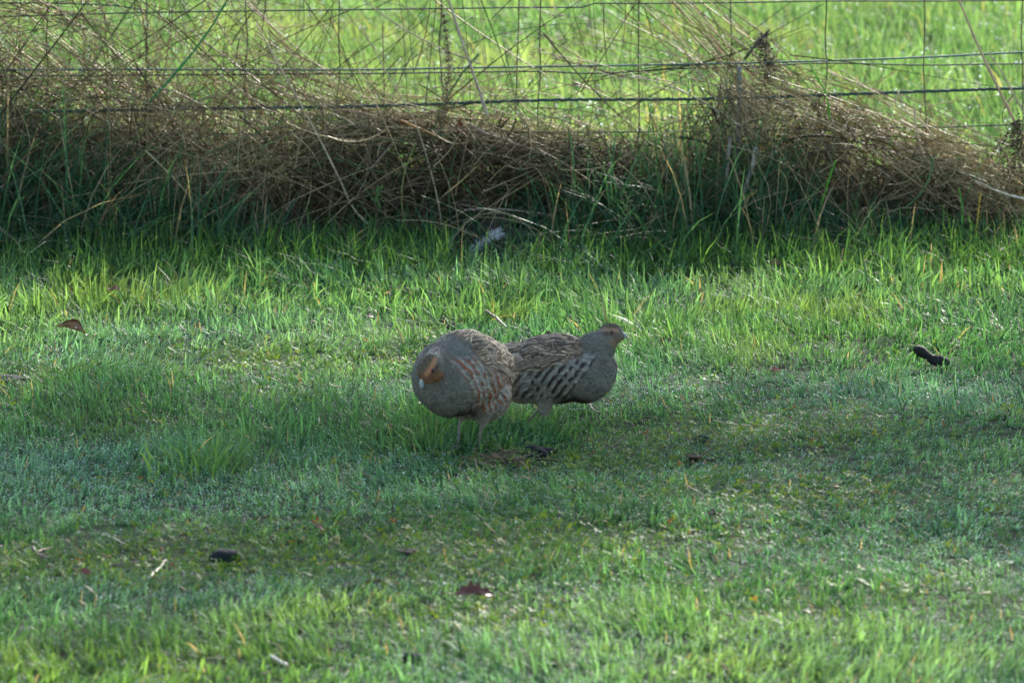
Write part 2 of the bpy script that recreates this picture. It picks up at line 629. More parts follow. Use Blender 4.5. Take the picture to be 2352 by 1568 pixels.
def build_tall_grass():
    parts = []
    # green tussocks in front of and under the wires; taller on the right of centre
    n = 25000
    x = RNG.uniform(-3.1, 3.1, n)
    y = YF + RNG.normal(-.12, .22, n)
    u = 1176 + F * x / YF
    prof = np.interp(u, [-300, 0, 250, 450, 700, 950, 1250, 1400, 1550, 1750, 1900, 2050, 2200, 2352, 2700],
                     [.44, .42, .36, .26, .13, .14, .20, .30, .36, .32, .22, .16, .13, .12, .12])
    h = prof * RNG.uniform(.4, 1.45, n) * (.6 + .7 * vnoise(x, y, .16, 71))
    wd = RNG.uniform(.003, .0085, n)
    az = RNG.uniform(0, 6.28, n)
    lean = np.clip(np.abs(RNG.normal(.85, .45, n)), .05, 1.5)
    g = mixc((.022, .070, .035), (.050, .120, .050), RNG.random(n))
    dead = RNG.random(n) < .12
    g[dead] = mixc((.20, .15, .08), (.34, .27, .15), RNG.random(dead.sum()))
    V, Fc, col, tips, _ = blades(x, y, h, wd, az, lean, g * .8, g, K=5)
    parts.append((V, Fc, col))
    # dense thatch low down that keeps the sun out
    n = 28000
    x = RNG.uniform(-3.1, 3.1, n)
    y = YF + RNG.uniform(-.15, .35, n)
    u = 1176 + F * x / YF
    prof = np.interp(u, [-300, 0, 250, 450, 700, 950, 1250, 1450, 1700, 1850, 2100, 2352, 2700],
                     [.46, .46, .36, .24, .22, .26, .28, .32, .36, .36, .22, .10, .10])
    h = prof * RNG.uniform(.5, 1.1, n)
    dead = RNG.random(n) < np.interp(u, [0, 300, 700, 1400, 1500, 1800, 2000], [.25, .4, .75, .6, .2, .3, .8])
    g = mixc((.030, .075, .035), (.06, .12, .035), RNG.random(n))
    g[dead] = mixc((.10, .072, .042), (.05, .036, .024), RNG.random(dead.sum()))  # dead blades coloured extra dark to carry the deep shade at the foot
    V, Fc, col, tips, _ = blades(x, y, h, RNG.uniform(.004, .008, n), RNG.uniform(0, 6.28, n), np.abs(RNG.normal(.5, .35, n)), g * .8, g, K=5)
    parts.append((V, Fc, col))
    # transition grass
    n = 16000
    x = RNG.uniform(-3.1, 3.1, n)
    y = YF - .95 + .8 * RNG.random(n)
    kp = ~((np.abs(x + .075) < .11) & (y > 14.95))
    x, y = x[kp], y[kp]
    n = len(x)
    h = RNG.uniform(.05, .17, n)
    wd = RNG.uniform(.0028, .0060, n)
    g = mixc((.035, .10, .025), (.09, .18, .035), RNG.random(n))
    V, Fc, col, _, _ = blades(x, y, h, wd, RNG.uniform(0, 6.28, n), np.abs(RNG.normal(.65, .4, n)), g * .8, g, K=4)
    parts.append((V, Fc, col))
    V, Fc, col = join(parts)
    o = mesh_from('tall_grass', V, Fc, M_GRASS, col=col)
    tag(o, 'tall dark green tussock grass growing in shade along the foot of the fence', 'grass', kind='stuff')


build_tall_grass()


def bundle(pts, n, spread, depth,  rad=(.0009, .0026), sub=(.3, 1.0), c=((.36, .29, .19), (.22, .17, .12)), yoff=0., K=8, wob=.012, fan=1.0):
    """n strands that follow a control polyline in the fence plane, spread sideways and in depth"""
    n = int(n * .17)
    base = spline([N8(p, YF + yoff) for p in pts], 40)
    L = np.linalg.norm(np.diff(base, axis=0), axis=1).sum()
    res = np.zeros((n, K, 3))
    for i in range(n):
        a = RNG.random() * (1 - sub[0])
        b = min(1.12, a + RNG.uniform(*sub))
        q = np.linspace(a, b, K) * 39
        i0 = np.clip(q.astype(int), 0, 38)
        f = (q - i0)[:, None]
        P = base[i0] * (1 - f) + base[i0 + 1] * f
        off = RNG.normal(0, spread * 1.25, 2)
        off2 = off * RNG.uniform(-.6, 1.8) * fan + RNG.normal(0, spread * 1.9, 2)
        n_ = n
        if RNG.random() < .22:
            off2 = off2 + RNG.normal(0, .11, 2)
        s = np.linspace(0, 1, K)
        P[:, 0] += off[0] * (1 - s) + off2[0] * s
        P[:, 2] += off[1] * (1 - s) + off2[1] * s
        dep = RNG.normal(0, depth)
        P[:, 1] += dep + RNG.normal(0, depth * .6) * s
        ph, am = RNG.uniform(0, 6.28, 2), RNG.normal(0, wob, 2)
        P[:, 0] += am[0] * np.sin(s * 3.1 + ph[0])
        P[:, 2] += am[1] * np.sin(s * 3.1 + ph[1])
        res[i] = P
    res[..., 2] = np.maximum(res[..., 2], .004)
    r = RNG.uniform(rad[0], rad[1], n)[:, None] * np.linspace(1, .45, K)[None, :]
    tcol = RNG.random(n)
    col = mixc(c[0], c[1], tcol)[:, None, :] * np.linspace(.9, 1.1, K)[None, :, None]
    return prisms(res, r, col)


def rooted(x0, x1, n, hh, lean_mu, lean_sd, rad=(.0009, .0028), c=((.34, .28, .18), (.20, .16, .11)), ysd=.16, yo=0., K=9, droop=.3):
    n = int(n * .2)
    x = RNG.uniform(x0, x1, n)
    y = YF + yo + RNG.normal(0, ysd, n)
    h = RNG.uniform(hh[0], hh[1], n)
    lx = RNG.normal(lean_mu, lean_sd, n) * h
    ly = RNG.normal(0, .25, n) * h
    s = np.linspace(0, 1, K)[None, :]
    P = np.stack([x[:, None] + lx[:, None] * s ** 1.5, y[:, None] + ly[:, None] * s ** 1.4,
                  h[:, None] * (s - droop * np.abs(RNG.normal(0, .8, n))[:, None] * s ** 3)], -1)
    P[..., 0] += (RNG.normal(0, .012, n)[:, None]) * np.sin(s * 7 + RNG.uniform(0, 6, n)[:, None])
    P[..., 2] = np.maximum(P[..., 2], .003)
    r = RNG.uniform(rad[0], rad[1], n)[:, None] * np.linspace(1, .35, K)[None, :]
    col = mixc(c[0], c[1], RNG.random(n))[:, None, :] * np.ones((1, K, 1))
    return prisms(P, r, col)


def build_dry():
    pr = []
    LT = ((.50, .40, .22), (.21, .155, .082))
    DK = ((.14, .092, .048), (.060, .040, .022))  # dark brown stems; their darkness also stands in for shade low in the bank
    GD = ((.50, .36, .14), (.36, .25, .12))
    # left bank: high mass at the frame edge falling to the right
    pr.append(rooted(-2.35, -1.15, 2300, (.25, .72), .15, .7, c=LT))
    pr.append(rooted(-1.4, -.55, 1300, (.15, .48), -.1, .8, c=LT))
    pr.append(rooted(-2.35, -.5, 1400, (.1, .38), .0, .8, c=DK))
    pr.append(bundle([(-150, -60), (80, 110), (330, 270), (560, 400)], 420, .05, .07, c=LT))
    pr.append(bundle([(-60, 10), (160, 60), (330, 200), (480, 330), (600, 440)], 260, .045, .06, c=LT))
    pr.append(bundle([(330, -30), (480, 110), (640, 240), (800, 330)], 150, .035, .05, c=LT))
    pr.append(bundle([(540, -60), (640, 60), (740, 170), (860, 262)], 150, .022, .04, c=LT, fan=.7))
    pr.append(bundle([(500, 150), (640, 185), (780, 235), (950, 290), (1180, 330)], 380, .026, .05, c=LT))
    pr.append(bundle([(60, 420), (300, 300), (520, 170), (700, 60)], 60, .06, .06, c=LT))
    pr.append(bundle([(150, 170), (420, 130), (640, 50), (800, -40)], 26, .04, .05, c=LT))
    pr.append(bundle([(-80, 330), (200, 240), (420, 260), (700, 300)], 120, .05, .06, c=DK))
    # middle mound
    pr.append(rooted(-.65, .45, 1500, (.08, .33), .2, 1.1, c=LT, droop=.5))
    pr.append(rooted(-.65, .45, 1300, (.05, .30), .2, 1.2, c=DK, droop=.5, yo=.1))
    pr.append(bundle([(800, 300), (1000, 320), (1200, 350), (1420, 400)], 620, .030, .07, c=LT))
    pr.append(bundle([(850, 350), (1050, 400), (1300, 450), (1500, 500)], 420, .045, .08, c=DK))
    pr.append(bundle([(1050, 255), (1250, 250), (1450, 300), (1620, 380)], 90, .03, .05, c=LT))
    pr.append(bundle([(820, 420), (980, 470), (1150, 520), (1400, 560)], 240, .05, .08, c=LT))
    # right: clump behind the stake and slope to the right edge
    pr.append(bundle([(1540, -120), (1680, 20), (1800, 130), (1880, 230), (1960, 360)], 330, .040, .05, c=LT)) 
    pr.append(bundle([(1620, -60), (1760, 90), (1850, 200), (1900, 330)], 200, .03, .04, c=LT))
    pr.append(bundle([(1300, 110), (1500, 150), (1700, 190), (1900, 260)], 80, .05, .05, c=LT))
    pr.append(bundle([(1420, -30), (1560, 60), (1720, 150), (1860, 260)], 70, .05, .05, c=LT))
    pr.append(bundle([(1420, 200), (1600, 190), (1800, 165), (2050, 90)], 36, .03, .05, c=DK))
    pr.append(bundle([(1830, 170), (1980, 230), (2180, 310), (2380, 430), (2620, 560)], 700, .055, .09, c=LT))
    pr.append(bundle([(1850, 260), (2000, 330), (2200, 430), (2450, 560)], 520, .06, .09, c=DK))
    pr.append(bundle([(1980, 160), (2080, 300), (2180, 420), (2330, 520)], 200, .05, .06, c=GD, rad=(.0008, .002)))
    pr.append(rooted(.85, 2.35, 1300, (.06, .30), -.25, .9, c=LT, droop=.5))
    pr.append(rooted(.3, 1.1, 500, (.1, .42), -.1, .6, c=LT))
    pr.append(rooted(1.9, 2.4, 400, (.08, .36), -.1, .8, c=DK))
    pr.append(bundle([(2560, 300), (2510, 380), (2540, 470), (2600, 560)], 260, .04, .06, c=DK))
    # criss-cross tangle inside each mass: stems in every direction, short and bent
    def tangle(top, n, ang, sd, ln, c, rad=(.0007, .0019), ysd=.10, x0=-200, x1=2560, dens=None, bow=.02, low=0.):
        w0 = x1 - x0
        x0 = -750 if x0 == -200 else x0
        x1 = 3250 if x1 == 2560 else x1
        n = int(n * (x1 - x0) / w0)
        px_ = RNG.uniform(x0, x1, n * 3)
        if dens is not None:
            px_ = px_[RNG.random(n * 3) < np.interp(px_, dens[0], dens[1])][:n]
        px_ = px_[:n]
        tz = np.interp(px_, [q[0] for q in top], [q[1] for q in top])
        X = (px_ * 2352 / 2560 - 1176) / F * YF
        tz = np.array([N8((1280, v), YF)[2] for v in tz])
        Z = tz * (low + (1 - low) * RNG.random(len(px_)) ** .8)
        kk = vnoise(X, Z * 1.2, .075, 91) + .35 * RNG.random(len(px_)) > .52
        px_, X, Z = px_[kk], X[kk], Z[kk]
        a = np.where(RNG.random(len(px_)) < .5, ang, -ang * .6) + RNG.normal(0, sd, len(px_))
        L = RNG.uniform(ln[0], ln[1], len(px_))
        K = 7
        q = np.linspace(-.5, .5, K)[None, :]
        bw = RNG.normal(0, bow, len(px_))[:, None] * (1 - 4 * q * q)
        Yc = YF + RNG.normal(0, ysd, len(px_))
        P = np.stack([X[:, None] + np.cos(a)[:, None] * L[:, None] * q - np.sin(a)[:, None] * bw,
                      Yc[:, None] + RNG.normal(0, .25, len(px_))[:, None] * L[:, None] * q,
                      Z[:, None] - np.sin(a)[:, None] * L[:, None] * q - np.cos(a)[:, None] * bw], -1)
        P[..., 2] = np.maximum(P[..., 2], .004)
        r_ = (RNG.uniform(rad[0], rad[1], len(px_)) * np.where(RNG.random(len(px_)) < .1, 1.8, 1))[:, None] * np.linspace(1, .5, K)[None, :]
        cc_ = mixc(c[0], c[1], RNG.random(len(px_)))
        gr_ = RNG.random(len(px_)) < .14
        cc_[gr_] = (.10, .17, .06)
        return prisms(P, r_, cc_[:, None, :] * np.ones((1, K, 1)))
    TOP = [(-200, 40), (0, 90), (150, 180), (350, 270), (550, 310), (750, 290), (900, 275), (1100, 290), (1300, 310), (1500, 330), (1650, 290),
           (1760, 230), (1850, 210), (1930, 220), (2050, 240), (2200, 265), (2350, 340), (2450, 420), (2560, 480)]
    pr.append(tangle(TOP, 650, .75, .45, (.15, .55), LT, x1=900, low=.45, rad=(.0009, .0024)))
    pr.append(tangle(TOP, 500, 1.35, .3, (.12, .45), LT, x1=1000, low=.2))
    pr.append(tangle(TOP, 500, .9, .8, (.06, .25), LT, x0=600, low=.5))
    UP = [(-200, -60), (200, -60), (1750, -60), (1900, 120), (2560, 250)]
    UD = ([-200, 0, 700, 900, 1500, 1700], [1, 1, .9, .25, .4, .4])
    pr.append(tangle(UP, 300, .95, .42, (.25, .8), LT, ysd=.07, low=.25, rad=(.0008, .0024), x1=1700, bow=.02, dens=UD))
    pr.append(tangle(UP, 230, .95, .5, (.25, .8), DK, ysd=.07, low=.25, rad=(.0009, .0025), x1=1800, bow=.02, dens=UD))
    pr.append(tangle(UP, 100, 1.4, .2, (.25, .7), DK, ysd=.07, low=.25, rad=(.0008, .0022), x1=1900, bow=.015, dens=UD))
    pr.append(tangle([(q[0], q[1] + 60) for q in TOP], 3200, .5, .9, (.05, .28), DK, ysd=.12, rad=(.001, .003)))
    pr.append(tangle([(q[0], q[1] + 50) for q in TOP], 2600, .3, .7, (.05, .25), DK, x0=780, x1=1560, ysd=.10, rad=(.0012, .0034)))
    pr.append(tangle([(q[0], q[1] + 15) for q in TOP], 500, .3, .6, (.06, .3), LT, x0=820, x1=1500, ysd=.12, low=.6))
    pr.append(tangle(TOP, 1500, .7, .9, (.05, .2), LT, x0=1800, ysd=.12, low=.35))
    pr.append(tangle(TOP, 700, .7, .8, (.06, .2), GD, x0=1980, x1=2560, ysd=.08, low=.4))
    pr.append(tangle([(q[0], q[1] - 90) for q in TOP], 160, .7, .8, (.15, .5), LT, ysd=.06, low=.4, rad=(.0007, .0016)))
    # upright and drooping single stems and fresh green shoots through the tangle
    pr.append(rooted(-2.9, 1.3, 700, (.3, .78), .05, .28, c=LT, rad=(.0010, .0026), droop=.12))
    pr.append(rooted(-2.9, -.6, 800, (.35, .8), .1, .35, c=DK, rad=(.0010, .0028), droop=.15))
    pr.append(rooted(.75, 1.7, 500, (.25, .6), -.1, .45, c=LT, rad=(.0009, .0024), droop=.3))
    pr.append(rooted(-2.9, 2.6, 900, (.15, .5), .0, .6, c=((.08, .19, .06), (.04, .10, .04)), rad=(.0012, .0030), droop=.4, yo=-.08))
    # loose thin stems crossing above
    pr.append(rooted(-2.3, 2.3, 150, (.4, .95), .0, .5, c=LT, rad=(.0006, .0013), droop=.1))
    V, Fc, col = join(pr)
    o = mesh_from('dry_grass', V, Fc, M_DRY, col=col)
    tag(o, 'tangled dead straw coloured grass stems matted through the wire fence', 'dry grass', kind='stuff')
    # broad dead leaves
    n = 2400
    x = RNG.uniform(-3.1, 3.1, n)
    y = YF + RNG.normal(-.02, .15, n)
    u = 1176 + F * x / YF
    prof = np.interp(u, [-300, 0, 350, 600, 1000, 1400, 1700, 1850, 2100, 2352, 2700], [.5, .5, .35, .26, .22, .22, .32, .34, .28, .14, .12])
    h = prof * RNG.uniform(.5, 1.2, n)
    cc = mixc(LT[1], DK[1], RNG.random(n))
    V, Fc, col, _, _ = blades(x, y, h, RNG.uniform(.004, .010, n), RNG.uniform(0, 6.28, n), np.abs(RNG.normal(.7, .45, n)), cc * .9, cc, K=6)
    o = mesh_from('dead_leaf_blades', V, Fc, M_DRY, col=col)
    tag(o, 'broad withered leaf blades mixed among the dead stems at the fence', 'dry grass', kind='stuff')


build_dry()


# ------------------------------------------------------------------ the tree that shades the middle of the lawn
def build_tree():
    root = empty('tree', (9.5, 25.2, 0))
    tag(root, 'tall broadleaf tree beyond the fence to the right, one long bough reaching over the field', 'tree')
    br = []
    B0 = np.array([9.5, 25.2, 0])
    BK = (.13, .10, .075)
    main = [(9.5, 25.2, -.2), (9.45, 25.2, 2.5), (9.6, 25.1, 5.0), (9.3, 25.2, 7.5), (9.5, 25.4, 10.5)]
    bough = [(9.5, 25.15, 4.6), (8.2, 24.9, 5.8), (6.4, 24.7, 6.5), (4.2, 24.5, 6.8), (1.6, 24.4, 7.0)]
    br.append(tube(spline(main, 20) - B0, np.linspace(.26, .06, 20), BK, 12))
    pb = spline(bough, 30)
    br.append(tube(pb - B0, np.linspace(.13, .02, 30), BK, 8))
    cl = []
    for k in range(130):
        i = int(RNG.uniform(4, 29))
        a = pb[i]
        e = a + np.array([RNG.normal(-.15, .4), RNG.uniform(-2.0, 1.5), RNG.normal(.0, .35)])
        br.append(tube(spline([a, (a + e) / 2 + RNG.normal(0, .05, 3), e], 6) - B0, np.linspace(.018, .005, 6), BK, 5))
        cl += [e, a * .3 + e * .7, a * .65 + e * .35]
    pm = spline(main, 30)
    for k in range(60):
        a = pm[int(RNG.uniform(15, 29))]
        e = a + RNG.normal(0, 1.1, 3) + np.array([.9, 0, .4])
        br.append(tube(spline([a, (a + e) / 2, e], 6) - B0, np.linspace(.04, .01, 6), BK, 5))
        cl += [e, (a + e) / 2]
    V, fl, c = merge(br)
    mesh_from('trunk', V, fl, M_WOOD, root, c)
    cl = np.array(cl)
    n = 15000
    q = cl[RNG.integers(0, len(cl), n)] + RNG.normal(0, .20, (n, 3)) * np.array([1.2, 1.2, .9])
    s_ = RNG.uniform(.03, .055, n)
    A_ = RNG.normal(size=(n, 3))
    A_ /= np.linalg.norm(A_, axis=1)[:, None]
    Bv = np.cross(A_, RNG.normal(size=(n, 3)))
    Bv /= np.linalg.norm(Bv, axis=1)[:, None]
    ring = [q + (A_ * a + Bv * b) * s_[:, None] for a, b in ((-1, 0), (-.3, .55), (.4, .5), (1.1, 0), (.4, -.5), (-.3, -.55))]
    V = np.stack(ring, 1).reshape(-1, 3) - B0
    col = np.repeat(mixc((.06, .12, .03), (.13, .16, .035), RNG.random(n)), 6, 0)
    mesh_from('crown', V, np.arange(len(V)).reshape(-1, 6), M_GRASS, root, col)


build_tree()

# ------------------------------------------------------------------ wire fence
WC = (.035, .045, .042)
RUST = (.075, .052, .036)
TEAL = (.07, .12, .11)


def wire(name, pts, r, parent=None, col=WC, Y=YF, K=60, sides=6, world=False):
    P = np.array(pts) if world else np.array([N8(p, Y) for p in pts])
    P = spline(P, K)
    V, fl, c = tube(P, r, col, sides)
    return mesh_from(name, V, fl, M_WIRE, parent, c)


fence = empty('wire_fence', (0, YF, 0))
tag(fence, 'rusty woven wire stock fence with knotted stays crossing the top of the view', 'fence')
FX = lambda pts: [(p[0], p[1], p[2]) for p in pts]


def fchild(o):
    o.parent = fence
    o.matrix_parent_inverse = Matrix.Translation((0, -YF, 0))
    return o


LINES = [[(-700, 60), (0, 42), (355, 32), (618, 28), (848, 25), (1098, 22), (1340, 19), (1464, 19), (1476, 18), (1486, 9), (1600, 9), (1824, 7), (2066, 3), (2311, 3), (2556, 1), (3200, -8)],
         [(-700, 10), (0, 8), (170, 10), (280, 14), (365, 26)],
         [(-700, 190), (0, 190), (400, 188), (848, 185), (1104, 182), (1351, 179), (1490, 184), (1700, 172), (1900, 166), (2066, 158), (2311, 163), (2556, 160), (3200, 158)],
         [(-700, 345), (0, 342), (480, 336), (848, 333), (1351, 331), (1597, 330), (2066, 322), (2370, 318), (2560, 312), (3200, 306)],
         [(-700, 470), (0, 468), (848, 460), (1600, 455), (2560, 440), (3200, 436)]]
for L in LINES:
    fchild(wire('line_wire', L, .0023, K=90))
fl2 = [(120, 0), (367, .01), (614, 0), (848, .0), (1104, 0), (1351, 0), (1597, 0), (1826, 0), (2066, 0), (2311, 0), (2556, 0)]
for k, (sx, _) in enumerate(fl2):
    j = [random.uniform(-7, 7) for _ in range(6)]
    pts = [(sx + j[0] * 1.5, -170), (sx, 22 + 0 * k), (sx + j[1], 100), (sx + j[2] * .3, 182), (sx + j[3], 260), (sx + j[4], 333), (sx + j[5], 462)]
    st = fchild(wire('stay_wire', pts, .0021, col=RUST, Y=YF - .002, K=40))
    kn = []
    for L in (LINES[0], LINES[2], LINES[3], LINES[4]):
        yy = np.interp(sx, [q[0] for q in L], [q[1] for q in L])
        c = N8((sx, yy), YF - .001)
        ang = np.linspace(0, 6 * math.pi, 40)
        hel = np.stack([c[0] + np.linspace(-.009, .009, 40), c[1] + .0032 * np.cos(ang), c[2] + .0032 * np.sin(ang)], 1)
        V, fl, cc = tube(hel, .0019, RUST, 5)
        ko = mesh_from('knot', V, fl, M_WIRE, None, cc)
        ko.parent = st
        ko.matrix_parent_inverse = Matrix.Translation((0, -YF, 0))
for pts in ([(995, -60), (1000, 20), (1008, 60), (1012, 150), (1018, 240), (1024, 330)], [(1480, -60), (1486, 60), (1492, 130), (1487, 200), (1482, 270), (1470, 340)]):
    fchild(wire('stay_wire', pts, .0010, col=RUST, Y=YF - .012, K=40))
for px_ in (-3.4, 3.6):
    n = 14
    th = np.linspace(0, 2 * math.pi, n, endpoint=False)
    V, fl, c = tube([(px_, YF + .07, -.3), (px_, YF + .07, .4), (px_ + .01, YF + .07, 1.1), (px_ + .01, YF + .07, 1.16)], [.05, .05, .047, .03], (.16, .13, .10), 14)
    fchild(mesh_from('post', V, fl, M_WOOD, None, c))

pw = wire('plain_wire', [(-700, 178), (0, 175), (300, 174), (860, 175), (1104, 171), (1343, 167), (1600, 163), (1940, 156), (2300, 144), (2560, 131), (3200, 105)], .0030, col=TEAL, Y=YF - .03, K=90)
tag(pw, 'smooth teal grey wire strand running just above the second line of the fence', 'wire')
# heavy twisted strand: two wires wound round each other
path = spline([N8(p, YF - .045) for p in [(-700, 285), (0, 282), (150, 279), (500, 272), (860, 267), (1080, 261), (1200, 256), (1400, 250), (1660, 249), (1880, 245), (2000, 240), (2200, 233), (2400, 226), (2560, 221), (3200, 205)]], 1400)
s = np.arange(1400) * .42
parts = []
for ph in (0, 2.094, 4.188):
    Q = path.copy()
    Q[:, 1] += .0026 * np.cos(s * .45 + ph)
    Q[:, 2] += .0026 * np.sin(s * .45 + ph)
    parts.append(tube(Q, .0026, (.035, .065, .055), 5))
V, fl, c = merge(parts)
tag(mesh_from('twisted_wire', V, fl, M_WIRE, None, c), 'thick dark twisted wire strand sagging across the middle of the grass tangle', 'wire')


# ------------------------------------------------------------------ single stems one can tell apart
def stem(name, pts, r, col, label, cat='stem', Y=YF - .06, K=24, taper=.6, nodes=4, group=None, mat=None, sides=7, dy=None):
    P = np.array([N8(p, Y + (dy[i] if dy else 0)) for i, p in enumerate(pts)])
    base = P[0].copy() if P[0][2] < P[-1][2] else P[-1].copy()
    P = spline(P, K)
    R = np.linspace(r, r * taper, K)
    for q in range(nodes):
        R[int((q + .5) * K / nodes)] *= 1.35
    cc = np.tile(np.array(col), (K, 1)) * RNG.uniform(.8, 1.15, (K, 1))
    V, fl, c = tube(P - base, R, cc, sides)
    o = mesh_from(name, V, fl, mat or M_DRY, None, c, loc=tuple(base))
    tag(o, label, cat, group)
    return o


STR = (.42, .34, .22)
DRK = (.20, .15, .11)
GRN = (.06, .17, .05)
stem('dry_stem', [(1222, 300), (1185, 190), (1150, 90), (1110, -40)], .0048, (.40, .34, .26), 'thick pale dead stem leaning left across the upper wires above the middle mound')
stem('dry_stem', [(2540, 310), (2480, 190), (2430, 80), (2385, -30)], .0044, (.42, .30, .20), 'thick reddish tan dead stem leaning left near the right edge of the fence')
stem('dry_stem', [(1200, 160), (1095, 118), (990, 60), (880, -20)], .0028, STR, 'long thin tan stem sloping down right from top wire to the pale leaning stem')
stem('dry_stem', [(2560, 285), (2510, 190), (2470, 130)], .0030, STR, 'short pale stem beside the thick reddish stem near right edge', nodes=3)
stem('dry_stem', [(975, 605), (890, 530), (850, 450), (800, 350), (745, 250), (640, 60)], .0034, (.42, .34, .22), 'long split straw stem slanting from upper left down to the lawn, left of centre', Y=YF - .22)
stem('dry_stem', [(1108, 580), (1090, 480), (1060, 370), (1030, 290), (960, 170), (900, 60)], .0022, STR, 'thin pale doubled stem falling steeply in front of the dark middle mound', Y=YF - .2)
stem('dry_stem', [(1015, 575), (1004, 500), (1012, 430), (1040, 355)], .0027, (.20, .22, .07), 'bent olive green stem with rounded elbow in front of the dark hollow', Y=YF - .24)
stem('dry_stem', [(1108, 490), (1150, 455), (1200, 410)], .0028, (.42, .29, .13), 'short orange tan twig slanting up right inside the middle mound', Y=YF - .2, nodes=2)
stem('dry_stem', [(895, 485), (930, 420), (985, 355)], .0022, (.32, .26, .20), 'thin grey stem slanting up right beside the dark hollow', Y=YF - .2, nodes=2)
stem('dry_stem', [(1000, 300), (1080, 335), (1150, 368)], .0030, (.50, .26, .10), 'orange brown stem lying across the top of the middle mound', Y=YF - .18, nodes=3)
stem('dry_stem', [(1400, 400), (1300, 365), (1210, 330), (1165, 310)], .0036, (.20, .14, .10), 'dark brown stem lying on the mound behind the green tussock', Y=YF - .15, nodes=4)
stem('dry_stem', [(1160, 525), (1240, 522), (1360, 535), (1440, 555)], .0024, (.34, .27, .20), 'pale brown stem lying level low in front of the middle mound', Y=YF - .25, nodes=4)
stem('dry_stem', [(1560, 340), (1500, 310), (1620, 210), (1740, 265), (1840, 320), (1930, 370)], .0028, STR, 'curved straw stem arching through the green tussock right of centre', Y=YF - .1) if False else None
stem('dry_stem', [(1940, 370), (1830, 300), (1730, 240), (1640, 205), (1560, 190)], .0028, (.40, .33, .22), 'long curved straw stem sloping down right in front of the green tussock', Y=YF - .13)
stem('dry_stem', [(430, 640), (450, 560), (470, 440), (455, 330), (430, 260)], .0040, (.48, .38, .22), 'bent wide straw leaf folded over the twisted wire in the left tangle', Y=YF - .1)
stem('green_stem', [(365, 265), (450, 170), (520, 80), (575, -10)], .0042, (.06, .22, .09), 'bright green blade rising right across the left tangle to the top edge', mat=M_GRASS, Y=YF - .1)
stem('dry_stem', [(20, 640), (15, 520), (3, 380), (-5, 200)], .0028, (.40, .34, .26), 'upright grey stem at the far left edge of the tangle', Y=YF - .15)
stem('dry_stem', [(370, 600), (310, 550), (230, 480)], .0018, (.38, .30, .22), 'short thin stem leaning left above the shaded grass at left', Y=YF - .3, nodes=2)
stem('dry_stem', [(75, 545), (120, 525), (190, 515)], .0030, (.36, .28, .17), 'short flat curled straw piece low in the left shade', Y=YF - .25, nodes=1)
stem('stake', [(1838, 560), (1846, 430), (1846, 310), (1850, 240), (1848, 165)], .0065, (.30, .36, .36), 'slim pale grey upright stake wrapped in dead grass right of centre', 'stake', Y=YF - .04, taper=.9, nodes=1)
stem('cut_stalk', [(1795, 590), (1812, 500), (1820, 400), (1826, 342)], .0055, (.36, .33, .26), 'cut pale stalk stub standing just left of the grey stake', 'stalk', Y=YF - .18, nodes=2, taper=1.05)
stem('cut_stalk', [(1850, 575), (1862, 480), (1880, 420), (1889, 368)], .0065, (.40, .37, .30), 'cut pale stalk stub standing just right of the grey stake', 'stalk', Y=YF - .2, nodes=2, taper=1.05)
stem('green_stem', [(2035, 560), (2060, 490), (2075, 440), (2090, 400)], .0040, (.13, .34, .04), 'upright lime green stem standing alone before the brown slope', mat=M_GRASS, Y=YF - .3)
stem('green_stem', [(2075, 300), (2065, 235), (2040, 190), (2020, 150)], .0034, (.13, .34, .04), 'lime green blade leaning left through the second wire right of the clump', mat=M_GRASS, Y=YF - .1)
stem('green_stem', [(2435, 620), (2445, 540), (2452, 480)], .0036, (.38, .30, .05), 'yellow green upright blade near the lower right of the brown slope', mat=M_GRASS, Y=YF - .4, taper=.4)
stem('green_stem', [(2405, 600), (2405, 520), (2398, 470)], .0030, (.10, .30, .04), 'thin green blade beside the yellow blade at lower right of the fence', mat=M_GRASS, Y=YF - .4, taper=.4)
stem('dry_stem', [(2345, 470), (2310, 390), (2290, 320), (2285, 258)], .0042, (.55, .40, .24), 'golden bent straw leaf arching on the right slope, folded tip', Y=YF - .12)
stem('dry_stem', [(2250, 300), (2325, 340), (2300, 300), (2240, 262), (2248, 228)], .0034, (.60, .46, .30), 'pale golden looped straw on the right slope beside the folded leaf', Y=YF - .1)
stem('dry_stem', [(2570, 500), (2500, 480), (2440, 452)], .0040, (.62, .55, .42), 'pale flattened straw pointing right at the right edge of the slope', Y=YF - .2, nodes=2)
stem('dry_stem', [(2150, 560), (2110, 470), (2060, 360), (2030, 300)], .0030, (.32, .25, .16), 'tan stem leaning left down the middle of the right slope', Y=YF - .16)
stem('dry_stem', [(700, 585), (560, 560), (360, 650)], .0018, (.34, .27, .18), 'thin wiry stem lying low above the left grass', Y=YF - .3, nodes=2) if False else None


def seed_head(name, base, tip, label, n, col, spread=.02, rad=.004, Y=YF - .08, stemr=.0028, start=.45):
    """a stalk with a knobbly dock-like seed spike"""
    A_, B_ = N8(base, Y), N8(tip, Y)
    mid = (A_ + B_) / 2 + np.array([RNG.normal(0, .01), 0, .01])
    root = empty(name, tuple(A_))
    P = spline([A_, mid, B_], 16) - A_
    V, fl, c = tube(P, np.linspace(stemr, stemr * .5, 16), col, 6)
    mesh_from('stalk', V, fl, M_DRY, root, c)
    pts = []
    for i in range(n):
        f = RNG.uniform(start, 1.0)
        q = P[int(f * 15)] + RNG.normal(0, spread * (1.2 - f), 3)
        pts.append(q)
    pts = np.array(pts)
    V, Fc = octa(pts, RNG.uniform(rad * .5, rad, n))
    V = V + RNG.normal(0, rad * .25, V.shape)
    mesh_from('seeds', V, Fc, M_DRY, root, np.tile(np.array(col), (len(V), 1)) * RNG.uniform(.7, 1.3, (len(V), 1)))
    tag(root, label, 'seed head')
    return root


